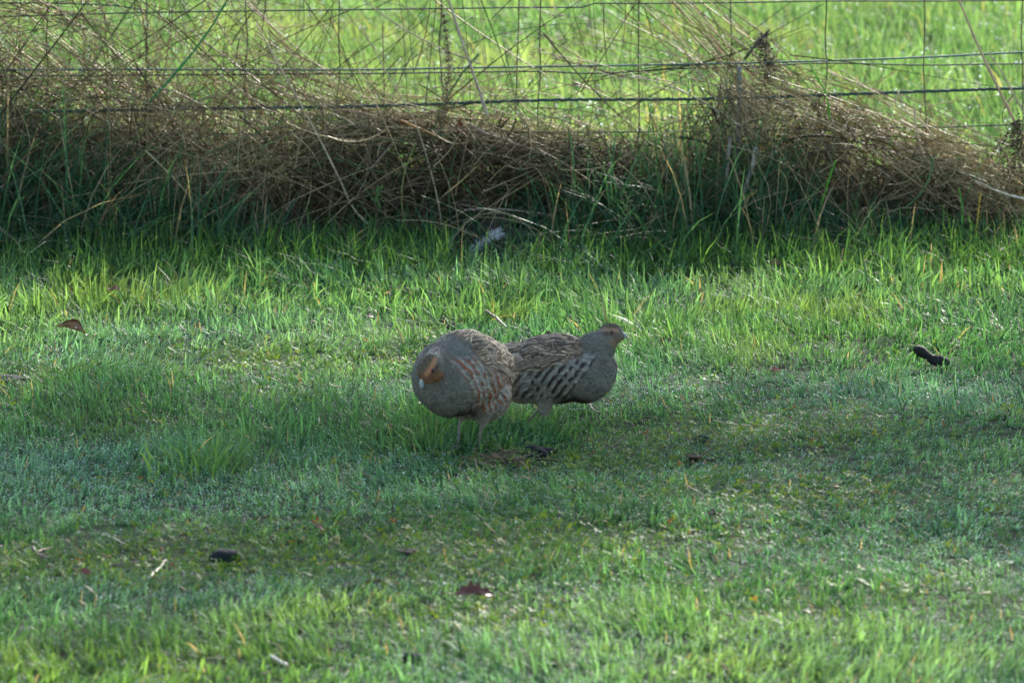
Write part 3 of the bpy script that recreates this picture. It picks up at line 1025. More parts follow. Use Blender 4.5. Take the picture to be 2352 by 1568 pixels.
seed_head('dock_spike', (1190, 400), (1150, 295), 'reddish brown dock seed spike standing in the middle mound', 170, (.22, .08, .04), .014, .0045)
seed_head('dock_spike', (1205, 440), (1200, 345), 'short rusty seed spike just right of the reddish dock spike', 70, (.26, .10, .05), .009, .004)
seed_head('dock_spike', (1860, 150), (1925, 75), 'dark brown bent seed stalk hanging tangle above the grey stake', 130, (.10, .08, .06), .016, .0035, stemr=.005, start=.3)
seed_head('seed_spike', (1545, 470), (1525, 405), 'pinkish brown plantain seed spike beside the green tussock', 60, (.34, .24, .22), .004, .004, Y=YF - .2, start=.1)
seed_head('seed_spike', (950, 520), (955, 465), 'little green spike weed standing below the long split stem', 50, (.09, .20, .05), .010, .004, Y=YF - .35, start=.2)
seed_head('seed_spike', (1108, 300), (1106, 20), 'brown fuzzy seed column twined up the fence stay above middle mound', 700, (.20, .16, .09), .012, .003, stemr=.0015, start=0.)
seed_head('seed_spike', (2560, 480), (2545, 300), 'dark brown seedy tangle at the right edge under the third wire', 900, (.10, .07, .04), .045, .004, start=0.)
seed_head('seed_spike', (1920, 210), (1905, 95), 'hanging brown fuzzy weed tangle behind the dark bent stalk', 700, (.12, .09, .05), .030, .0035, Y=YF - .02, start=0.)
seed_head('seed_spike', (1415, 400), (1455, 370), 'dark green knotted weed crown on the left of the green tussock', 130, (.05, .07, .03), .02, .006, Y=YF - .12, start=0.)


# spider-like grass panicles crossing the field (thin stems with small seeds)
def panicle(p0, p1, label, n=26):
    A_, B_ = N8(p0, YF - .05), N8(p1, YF - .05)
    root = empty('grass_panicle', tuple(A_))
    P = spline([A_, (A_ + B_) / 2 + np.array([0, 0, RNG.normal(.0, .012)]), B_], 20) - A_
    V, fl, c = tube(P, np.linspace(.0011, .0006, 20), STR, 5)
    mesh_from('stalk', V, fl, M_DRY, root, c)
    res, rr_ = [], []
    for i in range(n):
        q = P[int(RNG.uniform(.35, 1) * 19)]
        e = q + np.array([RNG.normal(0, .022), RNG.normal(0, .01), RNG.normal(-.004, .012)])
        res.append(spline([q, (q + e) / 2 + RNG.normal(0, .002, 3), e], 6))
        rr_.append([.0004, .0004, .0005, .0013, .0019, .0004])
    V, Fc, c = prisms(np.array(res), np.array(rr_), np.tile(np.array((.24, .18, .12)), (n, 6, 1)))
    mesh_from('seeds', V, Fc, M_DRY, root, c)
    tag(root, label, 'seed head', 'loose grass seed heads against the field')


panicle((1690, 160), (1260, 80), 'wispy seed panicle reaching left between the first and second wires, centre')
panicle((1620, 60), (1290, 10), 'wispy seed panicle high up just under the top wire, centre')
panicle((1700, 230), (1330, 115), 'lowest wispy seed panicle sloping over the second wire, centre')
panicle((1330, 250), (1140, 190), 'wispy seed panicle beside the thick pale leaning stem')


# ------------------------------------------------------------------ lawn litter
def lump(name, px, py, size, col, label, cat, seed=0, sink=.3, amp=.10, mat=None, rz=0., extra=None):
    g = GZ(px, py)
    import bmesh
    bmx = bmesh.new()
    bmesh.ops.create_icosphere(bmx, subdivisions=4, radius=1)
    V = np.array([v.co[:] for v in bmx.verts])
    Fc = np.array([[v.index for v in f.verts] for f in bmx.faces])
    bmx.free()
    r = np.random.default_rng(seed + 5)
    k = np.ones(len(V))
    for _ in range(7):
        d = r.normal(size=3)
        d /= np.linalg.norm(d)
        k += amp * np.sin(V @ d * r.uniform(2, 7) + r.uniform(0, 6))
    V = V * k[:, None] * np.array(size)
    V[:, 2] += size[2] * (1 - sink)
    c = np.tile(np.array(col), (len(V), 1)) * r.uniform(.85, 1.15, (len(V), 1))
    o = mesh_from(name, V, Fc, mat or M_STONE, None, c, loc=tuple(g))
    o.rotation_euler = (0, 0, rz)
    tag(o, label, cat)
    return o


def leaf(name, px, py, L, W, col, label, lobes=0, rz=0., tilt=(0, 0), curl=.25, lift=.012, cat='leaf', group=None):
    g = GZ(px, py)
    g[2] += lift
    n = 26
    t = np.linspace(0, 1, n)
    wdt = np.sin(math.pi * np.clip(t, .02, .98)) ** .7 * W / 2
    if lobes:
        wdt *= 1 + .22 * np.cos(t * 2 * math.pi * lobes)
    cols = np.linspace(-1, 1, 7)
    V, c = [], []
    for side in (1, -1):
        for i in range(n):
            for q in cols:
                yv = q * wdt[i]
                xv = (t[i] - .5) * L
                zv = curl * (yv ** 2) / (W / 2 + 1e-6) + .10 * L * math.sin(t[i] * 2.6 + .4) + .0015 * math.sin(11 * t[i] + 4 * q) + side * .0004
                V.append((xv, yv, zv))
                c.append(np.array(col) * (1.25 if abs(q) < .01 else 1) * RNG.uniform(.85, 1.1))
    V = np.array(V)
    nn = len(cols)
    Fc = []
    for s_ in (0, 1):
        o_ = s_ * n * nn
        for i in range(n - 1):
            for j in range(nn - 1):
                a = o_ + i * nn + j
                q = [a, a + 1, a + nn + 1, a + nn]
                Fc.append(q if s_ == 0 else q[::-1])
    for i in range(n - 1):
        for j in (0, nn - 1):
            a = i * nn + j
            b = a + n * nn
            Fc.append([a, a + nn, b + nn, b])
    o = mesh_from(name, V, np.array(Fc), M_LITTER, None, np.array(c), loc=tuple(g))
    o.rotation_euler = (tilt[0], tilt[1], rz)
    tag(o, label, cat, group)
    # stalk
    Vs, fl, cs = tube([(-.5 * L, 0, .04 * L), (-.68 * L, .003, .02 * L), (-.8 * L, .006, .03 * L)], [.0012, .001, .001], col, 5)
    mesh_from('leaf_stalk', Vs, fl, M_LITTER, o, cs)
    return o


def twig(name, pts, r, col, label, z=.015, cat='twig', taper=.6):
    P = np.array([GZ(*p) for p in pts])
    P[:, 2] += z
    b = P[0].copy()
    K = 14
    P = spline(P - b, K)
    P[:, 2] += RNG.normal(0, r * .4, K)
    R = np.linspace(r, r * taper, K) * RNG.uniform(.85, 1.15, K)
    V, fl, c = tube(P, R, col, 7)
    o = mesh_from(name, V, fl, M_LITTER, None, c, loc=tuple(b))
    tag(o, label, cat)
    return o


lump('stone', 517, 1296, (.031, .026, .019), (.012, .014, .014), 'smooth black stone lying on short clover turf at lower left', 'stone', 1, .35, amp=.025)
lump('droppings', 1245, 1034, (.030, .022, .014), (.014, .013, .014), 'black lump of droppings on the flat turf in front of the birds', 'droppings', 2, .3)
lump('droppings', 1612, 1005, (.016, .014, .010), (.03, .035, .035), 'small dark grey lump right of the birds on dewy turf', 'droppings', 3, .3)
lump('clod', 1590, 1048, (.018, .016, .012), (.035, .018, .012), 'small reddish brown clod right of the birds below the grey lump', 'clod', 4, .3)
lump('droppings', 945, 1514, (.016, .014, .010), (.012, .012, .014), 'small black lump at the bottom edge left of centre', 'droppings', 5, .2)
lump('clod', 868, 1362, (.014, .012, .010), (.07, .03, .015), 'rusty brown clod on the yellowish turf below centre', 'clod', 6, .2)
lump('clod', 815, 1356, (.030, .022, .007), (.030, .024, .012), 'flat dark earth patch beside the rusty brown clod', 'clod', 7, .5)
lump('clod', 930, 1280, (.026, .020, .008), (.06, .045, .03), 'grey brown crumbly earth patch right of the black stone', 'clod', 8, .5)
lump('clod', 1310, 1268, (.035, .018, .006), (.016, .02, .01), 'thin dark hollow clod in the turf below the birds', 'clod', 9, .5) if False else None
lump('clod', 70, 662, (.050, .045, .022), (.012, .012, .010), 'dark clod in the longer grass near the upper left edge', 'clod', 10, .3)
lump('molehill', 1128, 578, (.11, .09, .072), (.060, .036, .026), 'low brown molehill of earth at the foot of the fence behind the white feather', 'molehill', 11, .7)
lump('molehill', 690, 575, (.06, .07, .05), (.028, .022, .016), 'dark earth mound in shade at the fence foot left of centre', 'molehill', 12, .7)
lump('clod', 1040, 752, (.018, .016, .012), (.05, .03, .02), 'small brown clod in sunlit grass above the left bird', 'clod', 13, .1)
lump('clod', 30, 885, (.05, .03, .010), (.02, .02, .02), 'flat dark muddy clod at the left edge of the lawn', 'clod', 14, .4)

leaf('oak_leaf', 1090, 1398, .078, .036, (.11, .034, .020), 'dark red brown lobed oak leaf lying on turf at lower centre', 5, .12, (.42, .05), .5, .020)
leaf('dead_leaf', 165, 795, .085, .036, (.24, .14, .09), 'curled brown leaf standing on sunlit grass near the left edge', 0, 2.9, (.55, -.28), 1.2, .034)
leaf('dead_leaf', 736, 1230, .030, .018, (.26, .15, .10), 'small curled brown leaf standing upright above the black stone, to its right', 0, 1.2, (.9, .4), .6, .016)
leaf('dead_leaf', 265, 705, .030, .020, (.20, .08, .04), 'small red brown leaf in the long grass at upper left', 2, .3, (.6, 0), .4, .055)
leaf('dead_leaf', 1782, 872, .030, .020, (.26, .09, .05), 'small red leaf on turf between the birds and the black bark', 2, .6, (.5, .1), .4, .022)
leaf('dead_leaf', 1530, 808, .026, .018, (.12, .07, .04), 'small brown leaf right of the right bird', 0, .2, (.6, .1), .4, .035)
leaf('dead_leaf', 195, 1322, .024, .016, (.24, .06, .04), 'tiny red leaf at lower left near the pale straws', 0, .2, (.6, .1), .4, .014)
leaf('dead_leaf', 850, 757, .032, .020, (.16, .10, .06), 'small dull brown leaf in the long grass left of the birds', 0, 1.2, (.6, .1), .4, .045)
leaf('dead_leaf', 1640, 1198, .036, .020, (.15, .08, .04), 'flat rusty leaf on the turf right of centre below the clod', 2, .1, (.3, .1), .4, .012)
leaf('dead_leaf', 1780, 660, .030, .018, (.14, .07, .03), 'small rusty leaf in the long grass under the right slope', 0, .1, (.8, .1), .4, .06)

# bark piece at right
bk = empty('bark_piece', tuple(GZ(2140, 850) + np.array([0, 0, .03])), 0)
tag(bk, 'black broken piece of bark propped in the grass at right', 'bark')
K = 18
tt = np.linspace(0, 1, K)
P = np.stack([(tt - .5) * .092, tt * .02, .022 - tt * .046 + .004 * np.sin(tt * 9)], 1)
V, fl, c = tube(P, np.interp(tt, [0, .03, .12, .5, .62, .9, 1], [.004, .009, .0125, .0115, .0145, .011, .004]), (.018, .016, .016), 10)
V = V + RNG.normal(0, .0014, V.shape)
mesh_from('bark', V, fl, M_STONE, bk, c, smooth_on=False)
V, fl, c = tube([(.038, .018, -.020), (.055, .02, -.034), (.062, .02, -.04)], [.006, .005, .002], (.14, .11, .09), 7)
mesh_from('splinter', V, fl, M_LITTER, bk, c)

twig('straw', [(345, 1338), (365, 1318), (382, 1300)], .0028, (.50, .42, .28), 'pale straw stub slanting up right near the lower left')
twig('twig', [(255, 1308), (310, 1304), (368, 1296)], .0020, (.16, .12, .08), 'thin dark twig lying beside the pale straw stub')
twig('straw', [(235, 1245), (255, 1252), (290, 1270)], .0016, (.50, .42, .28), 'thin pale straw above the dark twig at lower left', .02)
twig('twig', [(75, 1262), (90, 1280), (112, 1288)], .0028, (.15, .09, .06), 'small forked brown twig at the lower left edge')
twig('twig', [(85, 1275), (105, 1268), (122, 1264)], .0024, (.36, .22, .15), 'pinkish twig stub lying over the forked brown twig')
twig('straw', [(622, 1512), (645, 1524), (662, 1532)], .0034, (.60, .55, .42), 'pale fat straw chip at the bottom left of centre')
twig('straw', [(1918, 1510), (1935, 1516)], .004, (.50, .38, .25), 'short tan chip at the bottom right of centre') if False else None
twig('twig', [(1310, 942), (1345, 940), (1365, 956), (1385, 962)], .0026, (.20, .12, .08), 'curved brown twig on the grass behind the right bird legs', .03)
twig('twig', [(1115, 742), (1140, 760), (1165, 782)], .0036, (.16, .10, .07), 'brown stick leaning between the two birds backs', .05)
twig('straw', [(1640, 970), (1700, 985), (1790, 990)], .0014, (.45, .36, .22), 'long thin straw lying on dewy turf right of the birds')
# crumbs of dead straw and brown leaf bits all over the turf
n = 520
yy = RNG.uniform(8.6, 14.5, n)
xx = (RNG.random(n) * 2 - 1) * (yy * .112)
L = RNG.uniform(.006, .035, n)
a = RNG.uniform(0, 3.14, n)
zz = ground_z(xx, yy) + RNG.uniform(.010, .03, n)
q = np.linspace(-.5, .5, 5)[None, :]
P = np.stack([xx[:, None] + np.cos(a)[:, None] * L[:, None] * q, yy[:, None] + np.sin(a)[:, None] * L[:, None] * q,
              zz[:, None] + RNG.normal(0, .5, n)[:, None] * L[:, None] * q + RNG.normal(0, .003, n)[:, None] * (1 - 4 * q * q)], -1)
lc = mixc((.45, .36, .22), (.14, .08, .05), RNG.random(n) ** .7)
V, Fc, c = prisms(P, RNG.uniform(.0007, .0022, n)[:, None] * np.array([.5, 1, 1, 1, .4])[None, :], lc[:, None, :] * np.ones((1, 5, 1)))
o = mesh_from('straw_litter', V, Fc, M_LITTER, None, c)
tag(o, 'scattered crumbs of dead straw and leaf over the turf', 'straw litter', kind='stuff')
# straw clump
sc = []
c0 = GZ(1165, 1052)
for i in range(70):
    a = RNG.normal(0.1, .9)
    L = RNG.uniform(.02, .075)
    q = c0 + np.array([RNG.normal(0, .032), RNG.normal(0, .06), .010 + abs(RNG.normal(0, .006))])
    d = np.array([math.cos(a), math.sin(a) * .8, RNG.normal(0.05, .16)]) * L / 2
    sc.append(spline([q - d, q + RNG.normal(0, .003, 3), q + d], 6))
sc = np.array(sc) - c0
V, Fc, c = prisms(sc, np.full((70, 6), .0012), mixc((.34, .24, .15), (.12, .075, .045), RNG.random(70))[:, None, :] * np.ones((1, 6, 1)))
o = mesh_from('straw_clump', V, Fc, M_DRY, None, c, loc=tuple(c0))
tag(o, 'small flattened clump of dead straw on the turf just in front of the left bird', 'straw')

# broad leaf rosette left of the birds, in the tuft
for (px_, py_, sc_, lb) in ((460, 1080, 1.0, 'large coarse grass tuft with broad blades standing in the lawn left of the birds'),
                            (1655, 845, .7, 'broad bladed lime green grass tuft right of the right bird'),
                            (1050, 985, .9, 'upright fresh grass tuft directly left of the left bird legs'),
                            (1130, 1012, .55, 'short grass tuft just right of the feet of the left bird'),
                            (1255, 985, .6, 'leaning grass tuft in front of the feet of the right bird'),
                            (985, 1010, .85, 'long grass blades standing just in front of the left bird breast'),
                            (1525, 1450, .6, 'soft fine grass tuft standing in the lower right lawn')):
    g = GZ(px_, py_)
    n = int(110 + 130 * (sc_ >= 1))
    r_ = RNG.normal(0, .05 * sc_, (n, 2))
    r_[:, 1] *= 1.6
    az = np.arctan2(r_[:, 1], r_[:, 0]) + RNG.normal(0, .5, n)
    hcol = mixc((.045, .13, .045), (.13, .25, .065), RNG.random(n))
    x_, y_ = g[0] + r_[:, 0], g[1] + r_[:, 1]
    V, Fc, col, _, _ = blades(x_, y_, RNG.uniform(.03, .105, n) * sc_, RNG.uniform(.0035, .0075, n), az, np.clip(np.abs(RNG.normal(.55, .25, n)), 0, 1.1), hcol * .8, hcol, K=6)
    o = mesh_from('grass_tuft', V - g, Fc, M_GRASS, None, col, loc=tuple(g))
    tag(o, lb, 'grass tuft')

# white feather
fe = empty('white_feather', tuple(GZ(1112, 594) + np.array([0, -.06, .058])))
tag(fe, 'fluffy white feather lying tilted against the molehill by the fence', 'feather')
K = 20
tt = np.linspace(0, 1, K)
Pq = np.stack([-.045 + .09 * tt, 0 * tt, -.03 + .062 * tt + .006 * np.sin(3 * tt)], 1)
V, fl, c = tube(Pq, np.linspace(.0012, .0005, K), (.8, .8, .78), 6)
mesh_from('shaft', V, fl, M_DOWN, fe, c)
n = 420
i0 = RNG.integers(0, K, n)
side = RNG.choice([-1, 1], n)
dirn = np.stack([.6 - .35 * side + RNG.normal(0, .3, n), RNG.normal(0, .5, n), .5 + side * .6 + RNG.normal(0, .3, n)], 1)
Ln = RNG.uniform(.008, .019, n)[:, None] * np.interp(i0, [0, 8, 15, 19], [1.1, .7, 1.1, .8])[:, None]
P = Pq[i0]
bb = np.stack([P, P + dirn * Ln * .5, P + dirn * Ln + RNG.normal(0, .0015, (n, 3))], 1)
V, Fc, c = prisms(bb, np.full((n, 3), .0006), np.full((n, 3, 3), .80))
mesh_from('barbs', V, Fc, M_DOWN, fe, c)


# ------------------------------------------------------------------ partridges
def ell(c, r, R=None, sub=3):
    import bmesh
    b = bmesh.new()
    bmesh.ops.create_icosphere(b, subdivisions=sub, radius=1)
    V = np.array([v.co[:] for v in b.verts]) * np.array(r)
    Fc = np.array([[v.index for v in f.verts] for f in b.faces])
    b.free()
    if R is not None:
        V = V @ np.array(R).T
    return V + np.array(c), Fc


def cone(a, b, ra, rb, n=14):
    a, b = np.array(a, float), np.array(b, float)
    res = []
    for t in np.linspace(0, 1, n):
        res.append(ell(a + (b - a) * t, [ra + (rb - ra) * t] * 3, sub=2))
    return res


def fuse(parts, voxel=.003, it=12, fac=.6):
    Vs, Fs, k = [], [], 0
    for V, Fc in parts:
        Vs.append(V)
        Fs.append(Fc + k)
        k += len(V)
    o = mesh_from('tmp', np.concatenate(Vs), np.concatenate(Fs), None)
    m = o.modifiers.new('r', 'REMESH')
    m.mode = 'VOXEL'
    m.voxel_size = voxel
    m2 = o.modifiers.new('s', 'SMOOTH')
    m2.iterations = it
    m2.factor = fac
    dg = bpy.context.evaluated_depsgraph_get()
    dg.update()
    ev = o.evaluated_get(dg)
    me = bpy.data.meshes.new_from_object(ev)
    bpy.data.objects.remove(o)
    V = np.empty(len(me.vertices) * 3, np.float32)
    me.vertices.foreach_get('co', V)
    V = V.reshape(-1, 3)
    Nn = np.empty(len(me.vertices) * 3, np.float32)
    me.vertices.foreach_get('normal', Nn)
    return me, V.astype(float), Nn.reshape(-1, 3).astype(float)


def n3(P, s, seed):
    return (vnoise(P[:, 0] + P[:, 2] * .7, P[:, 1] + P[:, 2] * .6, s, seed) + vnoise(P[:, 0] - P[:, 1] * .5, P[:, 2] + P[:, 1] * .3, s, seed + 9)) * .5


def bird(root_loc, rz, label, B, side):
    """B: dict of body layout in mm, bird frame (x forward, y left, z up)"""
    root = empty('partridge', root_loc, rz)
    tag(root, label, 'bird')
    mm = .001
    up = B['lift']
    add = lambda v: (v[0], v[1], v[2] + up)
    B['body'] = [(add(c), q) for c, q in B['body']]
    B['head'], B['center'] = add(B['head']), add(B['center'])
    B['neck'] = [(add(a), add(b), p_, q) for a, b, p_, q in B['neck']]
    B['thigh'] = [(add(a), add(b), p_, q) for a, b, p_, q in B['thigh']]
    B['wing'] = [add(v) for v in B['wing']]
    B['tail'] = [add(v) for v in B['tail']]
    B['legs'] = [(add(a), b, c) for a, b, c in B['legs']]
    parts = [ell(np.array(c) * mm, np.array(r) * mm) for c, r in B['body']]
    hc = np.array(B['head']) * mm
    d = np.array(B['dir'], float)
    d /= np.linalg.norm(d)
    u = np.array([0, 0, 1.]) - d[2] * d
    u = u + np.array(B.get('roll', (0, 0, 0)), float)
    u -= (u @ d) * d
    u /= np.linalg.norm(u)
    l = np.cross(u, d)
    R = np.stack([d, l, u], 1)
    hs = B['hs'] * mm
    parts.append(ell(hc, [hs * 1.12, hs * .84, hs * .92], R))
    parts.append(ell(hc + d * hs * .55 - u * hs * .20, [hs * .72, hs * .58, hs * .55], R))
    parts.append(ell(hc - d * hs * .1 - u * hs * .55, [hs * .85, hs * .66, hs * .7], R))
    for a, b, ra, rb in B['neck']:
        parts += cone(np.array(a) * mm, np.array(b) * mm, ra * mm, rb * mm)
    for th in B['thigh']:
        a, b, ra, rb = th
        parts += cone(np.array(a) * mm, np.array(b) * mm, ra * mm, rb * mm, 10)
    me, V, Nn = fuse(parts, .0028, 8, .5)
    lump_ = (n3(V, .034, 77) - .5) * .0085 + (n3(V, .016, 78) - .5) * .004
    V = V + Nn * (lump_ * np.clip((np.linalg.norm(V - hc, axis=1) - hs * 1.2) / hs, .12, 1))[:, None]
    me.vertices.foreach_set('co', V.astype(np.float32).ravel())
    me.update()
    bc = np.array(B['center']) * mm

    def colour(P, N_):
        """plumage colour by place on the bird"""
        n = len(P)
        X, Y, Z = P[:, 0] - bc[0], P[:, 1], P[:, 2] - bc[2]
        R_ = B['len'] * mm
        fine = vnoise(P[:, 0] * 1.0 + P[:, 2] * .3, P[:, 1] + P[:, 2], .0022, 5)
        med = n3(P, .007, 15)
        grey = mixc((.070, .070, .054), (.19, .182, .142), fine * .55 + med * .5)
        grey = mixc(grey, (.17, .125, .10), smooth(.45, .75, n3(P, .013, 16)) * .45)
        # mantle / back
        hz = Z / (B['hgt'] * mm)
        bx = X / R_
        backm = smooth(.02, .28, hz - .55 * np.clip(bx, -1, 1) * .9 - .08 + (med - .5) * .2) * smooth(B['mant'] + .12, B['mant'] - .12, bx)
        streak = vnoise(P[:, 0], P[:, 1] * 2 + P[:, 2] * 2, .006, 25)
        brown = mixc((.060, .038, .020), (.23, .145, .07), np.clip(streak * 1.3 - .1 + (fine - .5) * .4, 0, 1))
        brown = mixc(brown, (.36, .30, .21), smooth(.62, .78, n3(P, .009, 35)) * .8)
        # flank bars
        q = X * B['bar'][0] + Z * B['bar'][1] + (n3(P, .02, 45) - .5) * .012
        per = B['bar'][2]
        ph = (q / per) % 1.0
        bar = smooth(.30, .38, ph) * smooth(.86, .78, ph)
        edge = smooth(.12, .2, ph) * smooth(.36, .30, ph)
        breakup = smooth(.28, .48, n3(P, .012, 55))
        edge = edge * smooth(.35, .55, n3(P, .010, 56))
        bar = bar * breakup
        fl = mixc((.20, .185, .15), B['barcol'], bar * .95)
        fl = mixc(fl, (.44, .38, .28), edge * B['edge'])
        flankm = smooth(B['flk'] + .10, B['flk'] - .06, bx - .45 * hz) * smooth(.62, .44, hz) * smooth(-.93, -.72, hz)
        c = grey
        c = mixc(c, fl, flankm)
        c = mixc(c, brown, backm)
        rump = smooth(-.55, -.85, bx)
        c = mixc(c, mixc((.30, .21, .13), (.16, .11, .07), streak), rump * .8)
        # belly: buffy-white feathers, dark horseshoe low on the breast
        under = smooth(-.72, -.98, hz) * smooth(.35, .2, bx)
        c = mixc(c, (.30, .26, .21), under * .7)
        dk = np.exp(-(((bx - .34) / .28) ** 2 + ((hz + 1.02) / .26) ** 2)) * 2
        c = mixc(c, (.035, .025, .02), np.clip(dk * 1.1, 0, 1))
        # head
        Q = (P - hc) @ R / hs
        rad = np.linalg.norm(Q / np.array((1.22, .98, 1.06)), axis=1)
        isx = smooth(1.42, 1.12, rad)
        crown = mixc((.055, .040, .024), (.15, .11, .065), fine)
        gh = mixc((.10, .092, .07), (.20, .18, .14), fine)
        face = mixc(B['fcol'], np.array(B['fcol']) * .7, fine)
        ch = gh
        ch = mixc(ch, crown, smooth(.35, .55, Q[:, 2] + .10 * Q[:, 0]))
        facem = smooth(B['face'] - .12, B['face'] + .12, Q[:, 0] - .25 * Q[:, 2]) * smooth(.62, .46, Q[:, 2])
        face = mixc(face, B['thr'], smooth(-.25, -.5, Q[:, 2] - .1 * Q[:, 0]))
        ch = mixc(ch, face, facem)
        # eyebrow runs back from the bill over the eye
        br = np.exp(-((Q[:, 2] - .42 + .10 * Q[:, 0]) / .17) ** 2) * smooth(-1.1, -.8, Q[:, 0]) * smooth(.45, .6, np.abs(Q[:, 1]) + .12 * (Q[:, 0] > .3))
        ch = mixc(ch, B['brow'], np.clip(br * 1.15, 0, 1))
        ear = np.exp(-(((Q[:, 0] + .10) / .42) ** 2 + ((Q[:, 2] - .08) / .16) ** 2)) * (np.abs(Q[:, 1]) > .3)
        ch = mixc(ch, (.07, .04, .026), np.clip(ear * 1.2, 0, 1) * .85)
        lore = np.exp(-(((Q[:, 0] - .52) / .22) ** 2 + ((Q[:, 2] - .10) / .10) ** 2)) * (np.abs(Q[:, 1]) > .2)
        ch = mixc(ch, (.10, .06, .04), np.clip(lore, 0, 1) * .7)
        c = mixc(c, ch, isx)
        return np.clip(c, .01, .9), dict(back=backm, flank=flankm, bx=bx, hz=hz, head=isx, rump=rump, under=under)

    col, zn = colour(V, Nn)
    at = me.color_attributes.new('col', 'FLOAT_COLOR', 'POINT')
    c4 = np.ones((len(V), 4), np.float32)
    c4[:, :3] = col
    at.data.foreach_set('color', c4.ravel())
    me.polygons.foreach_set('use_smooth', np.ones(len(me.polygons), bool))
    me.materials.clear()
    me.materials.append(M_FEATHER)
    me.name = 'body'
    bo = bpy.data.objects.new('body', me)
    C.objects.link(bo)
    bo.parent = root

    def feathers(name, idx, L, W, lift, flow_z, kind, jit=.25, rows=6):
        P, N_ = V[idx], Nn[idx]
        n = len(P)
        fl_ = np.zeros((n, 3))
        fl_[:, 0] = -1
        fl_[:, 2] = flow_z
        fl_ += RNG.normal(0, jit, (n, 3))
        Tn = fl_ - (fl_ * N_).sum(1)[:, None] * N_
        Tn /= np.linalg.norm(Tn, axis=1)[:, None] + 1e-9
        Bn = np.cross(N_, Tn)
        tt_ = np.linspace(0, 1, rows)
        prof = np.interp(tt_, [0, .25, .7, .9, 1], [.55, .9, 1, .75, .25])
        VV, CC = [], []
        for i_, t_ in enumerate(tt_):
            for q_ in (-1, -.5, 0, .5, 1):
                # surface curvature: bend feather down along its length
                p_ = P + Tn * (L * t_)[:, None] + Bn * (W * .5 * prof[i_] * q_)[:, None] + N_ * (lift * (.25 + .75 * t_) - (L * t_) ** 2 * B['curv'] - .0012 * q_ * q_)[:, None]
                VV.append(p_)
                cc_, _ = colour(P * .4 + p_ * .6 if kind != 'flank' else p_, N_)
                if kind == 'back':
                    sh = .50 + .55 * RNG.random(n)
                    if q_ == 0:
                        cc_ = mixc(cc_, (.60, .46, .28), .85 * sh * (t_ > .1))
                    elif abs(q_) == 1:
                        cc_ = mixc(cc_, (.30, .22, .14), .5 * np.ones(n))
                    else:
                        cc_ = mixc(cc_, (.038, .022, .012), .8 * np.ones(n))
                    if t_ > .85:
                        cc_ = mixc(cc_, (.38, .31, .22), .5 * np.ones(n))
                elif kind == 'small' and t_ > .8:
                    cc_ = cc_ * 1.12
                CC.append(cc_)
        VV = np.stack(VV, 1).reshape(-1, 3)
        amp = {'back': B['mott'], 'flank': .20, 'small': .10}[kind]
        tone = 1 + RNG.normal(0, amp, n)
        if kind == 'back':
            tone = tone * B['bdark']
        CC = (np.stack(CC, 1) * np.clip(tone, .3, 1.9)[:, None, None]).reshape(-1, 3)
        k = rows * 5
        b_ = (np.arange(n) * k)[:, None, None] + (np.arange(rows - 1) * 5)[None, :, None] + np.arange(4)[None, None, :]
        Fc = np.stack([b_, b_ + 1, b_ + 6, b_ + 5], -1).reshape(-1, 4)
        return mesh_from(name, VV, Fc, M_FEATHER, root, CC)

    def choose(mask, dist):
        """thin points so feathers keep a spacing"""
        ids = np.nonzero(mask)[0]
        ids = ids[RNG.permutation(len(ids))]
        cell, keep = {}, []
        for i in ids:
            key = tuple((V[i] / dist).astype(int))
            if key in cell:
                continue
            cell[key] = 1
            keep.append(i)
        return np.array(keep)

    nohead = zn['head'] < .4
    ib = choose((zn['back'] > .45) & nohead & (zn['rump'] < .95), .0105)
    n = len(ib)
    feathers('back_feathers', ib, RNG.uniform(.022, .036, n) * B['fsz'], RNG.uniform(.011, .016, n) * B['fsz'], np.full(n, .0032), -.12, 'back', .34)
    i2 = choose((zn['flank'] > .4) & nohead & (zn['back'] < .6), .0075)
    n = len(i2)
    feathers('flank_feathers', i2, RNG.uniform(.014, .022, n), RNG.uniform(.008, .012, n), np.full(n, .0026), -.45, 'flank', .16)
    i3 = choose((zn['back'] < .6) & (zn['flank'] < .6) & nohead & (V[:, 2] > bc[2] - B['hgt'] * mm * 1.15), .0036)
    n = len(i3)
    feathers('breast_feathers', i3, RNG.uniform(.006, .012, n), RNG.uniform(.003, .0055, n), RNG.uniform(.0010, .0034, n), -.45, 'small', .38, 4)
    i4 = choose((zn['head'] >= .4) & (((V - hc) @ d) < hs * 1.05), .0024)
    n = len(i4)
    feathers('head_feathers', i4, RNG.uniform(.003, .005, n), RNG.uniform(.0016, .003, n), RNG.uniform(.0002, .0009, n), -.3, 'small', .35, 3)
    i5 = choose((V[:, 2] < bc[2] - B['hgt'] * mm * .7) & nohead, .004)
    n = len(i5)
    feathers('belly_feathers', i5, RNG.uniform(.008, .013, n), RNG.uniform(.003, .005, n), RNG.uniform(.002, .004, n), -.8, 'small', .4, 4)

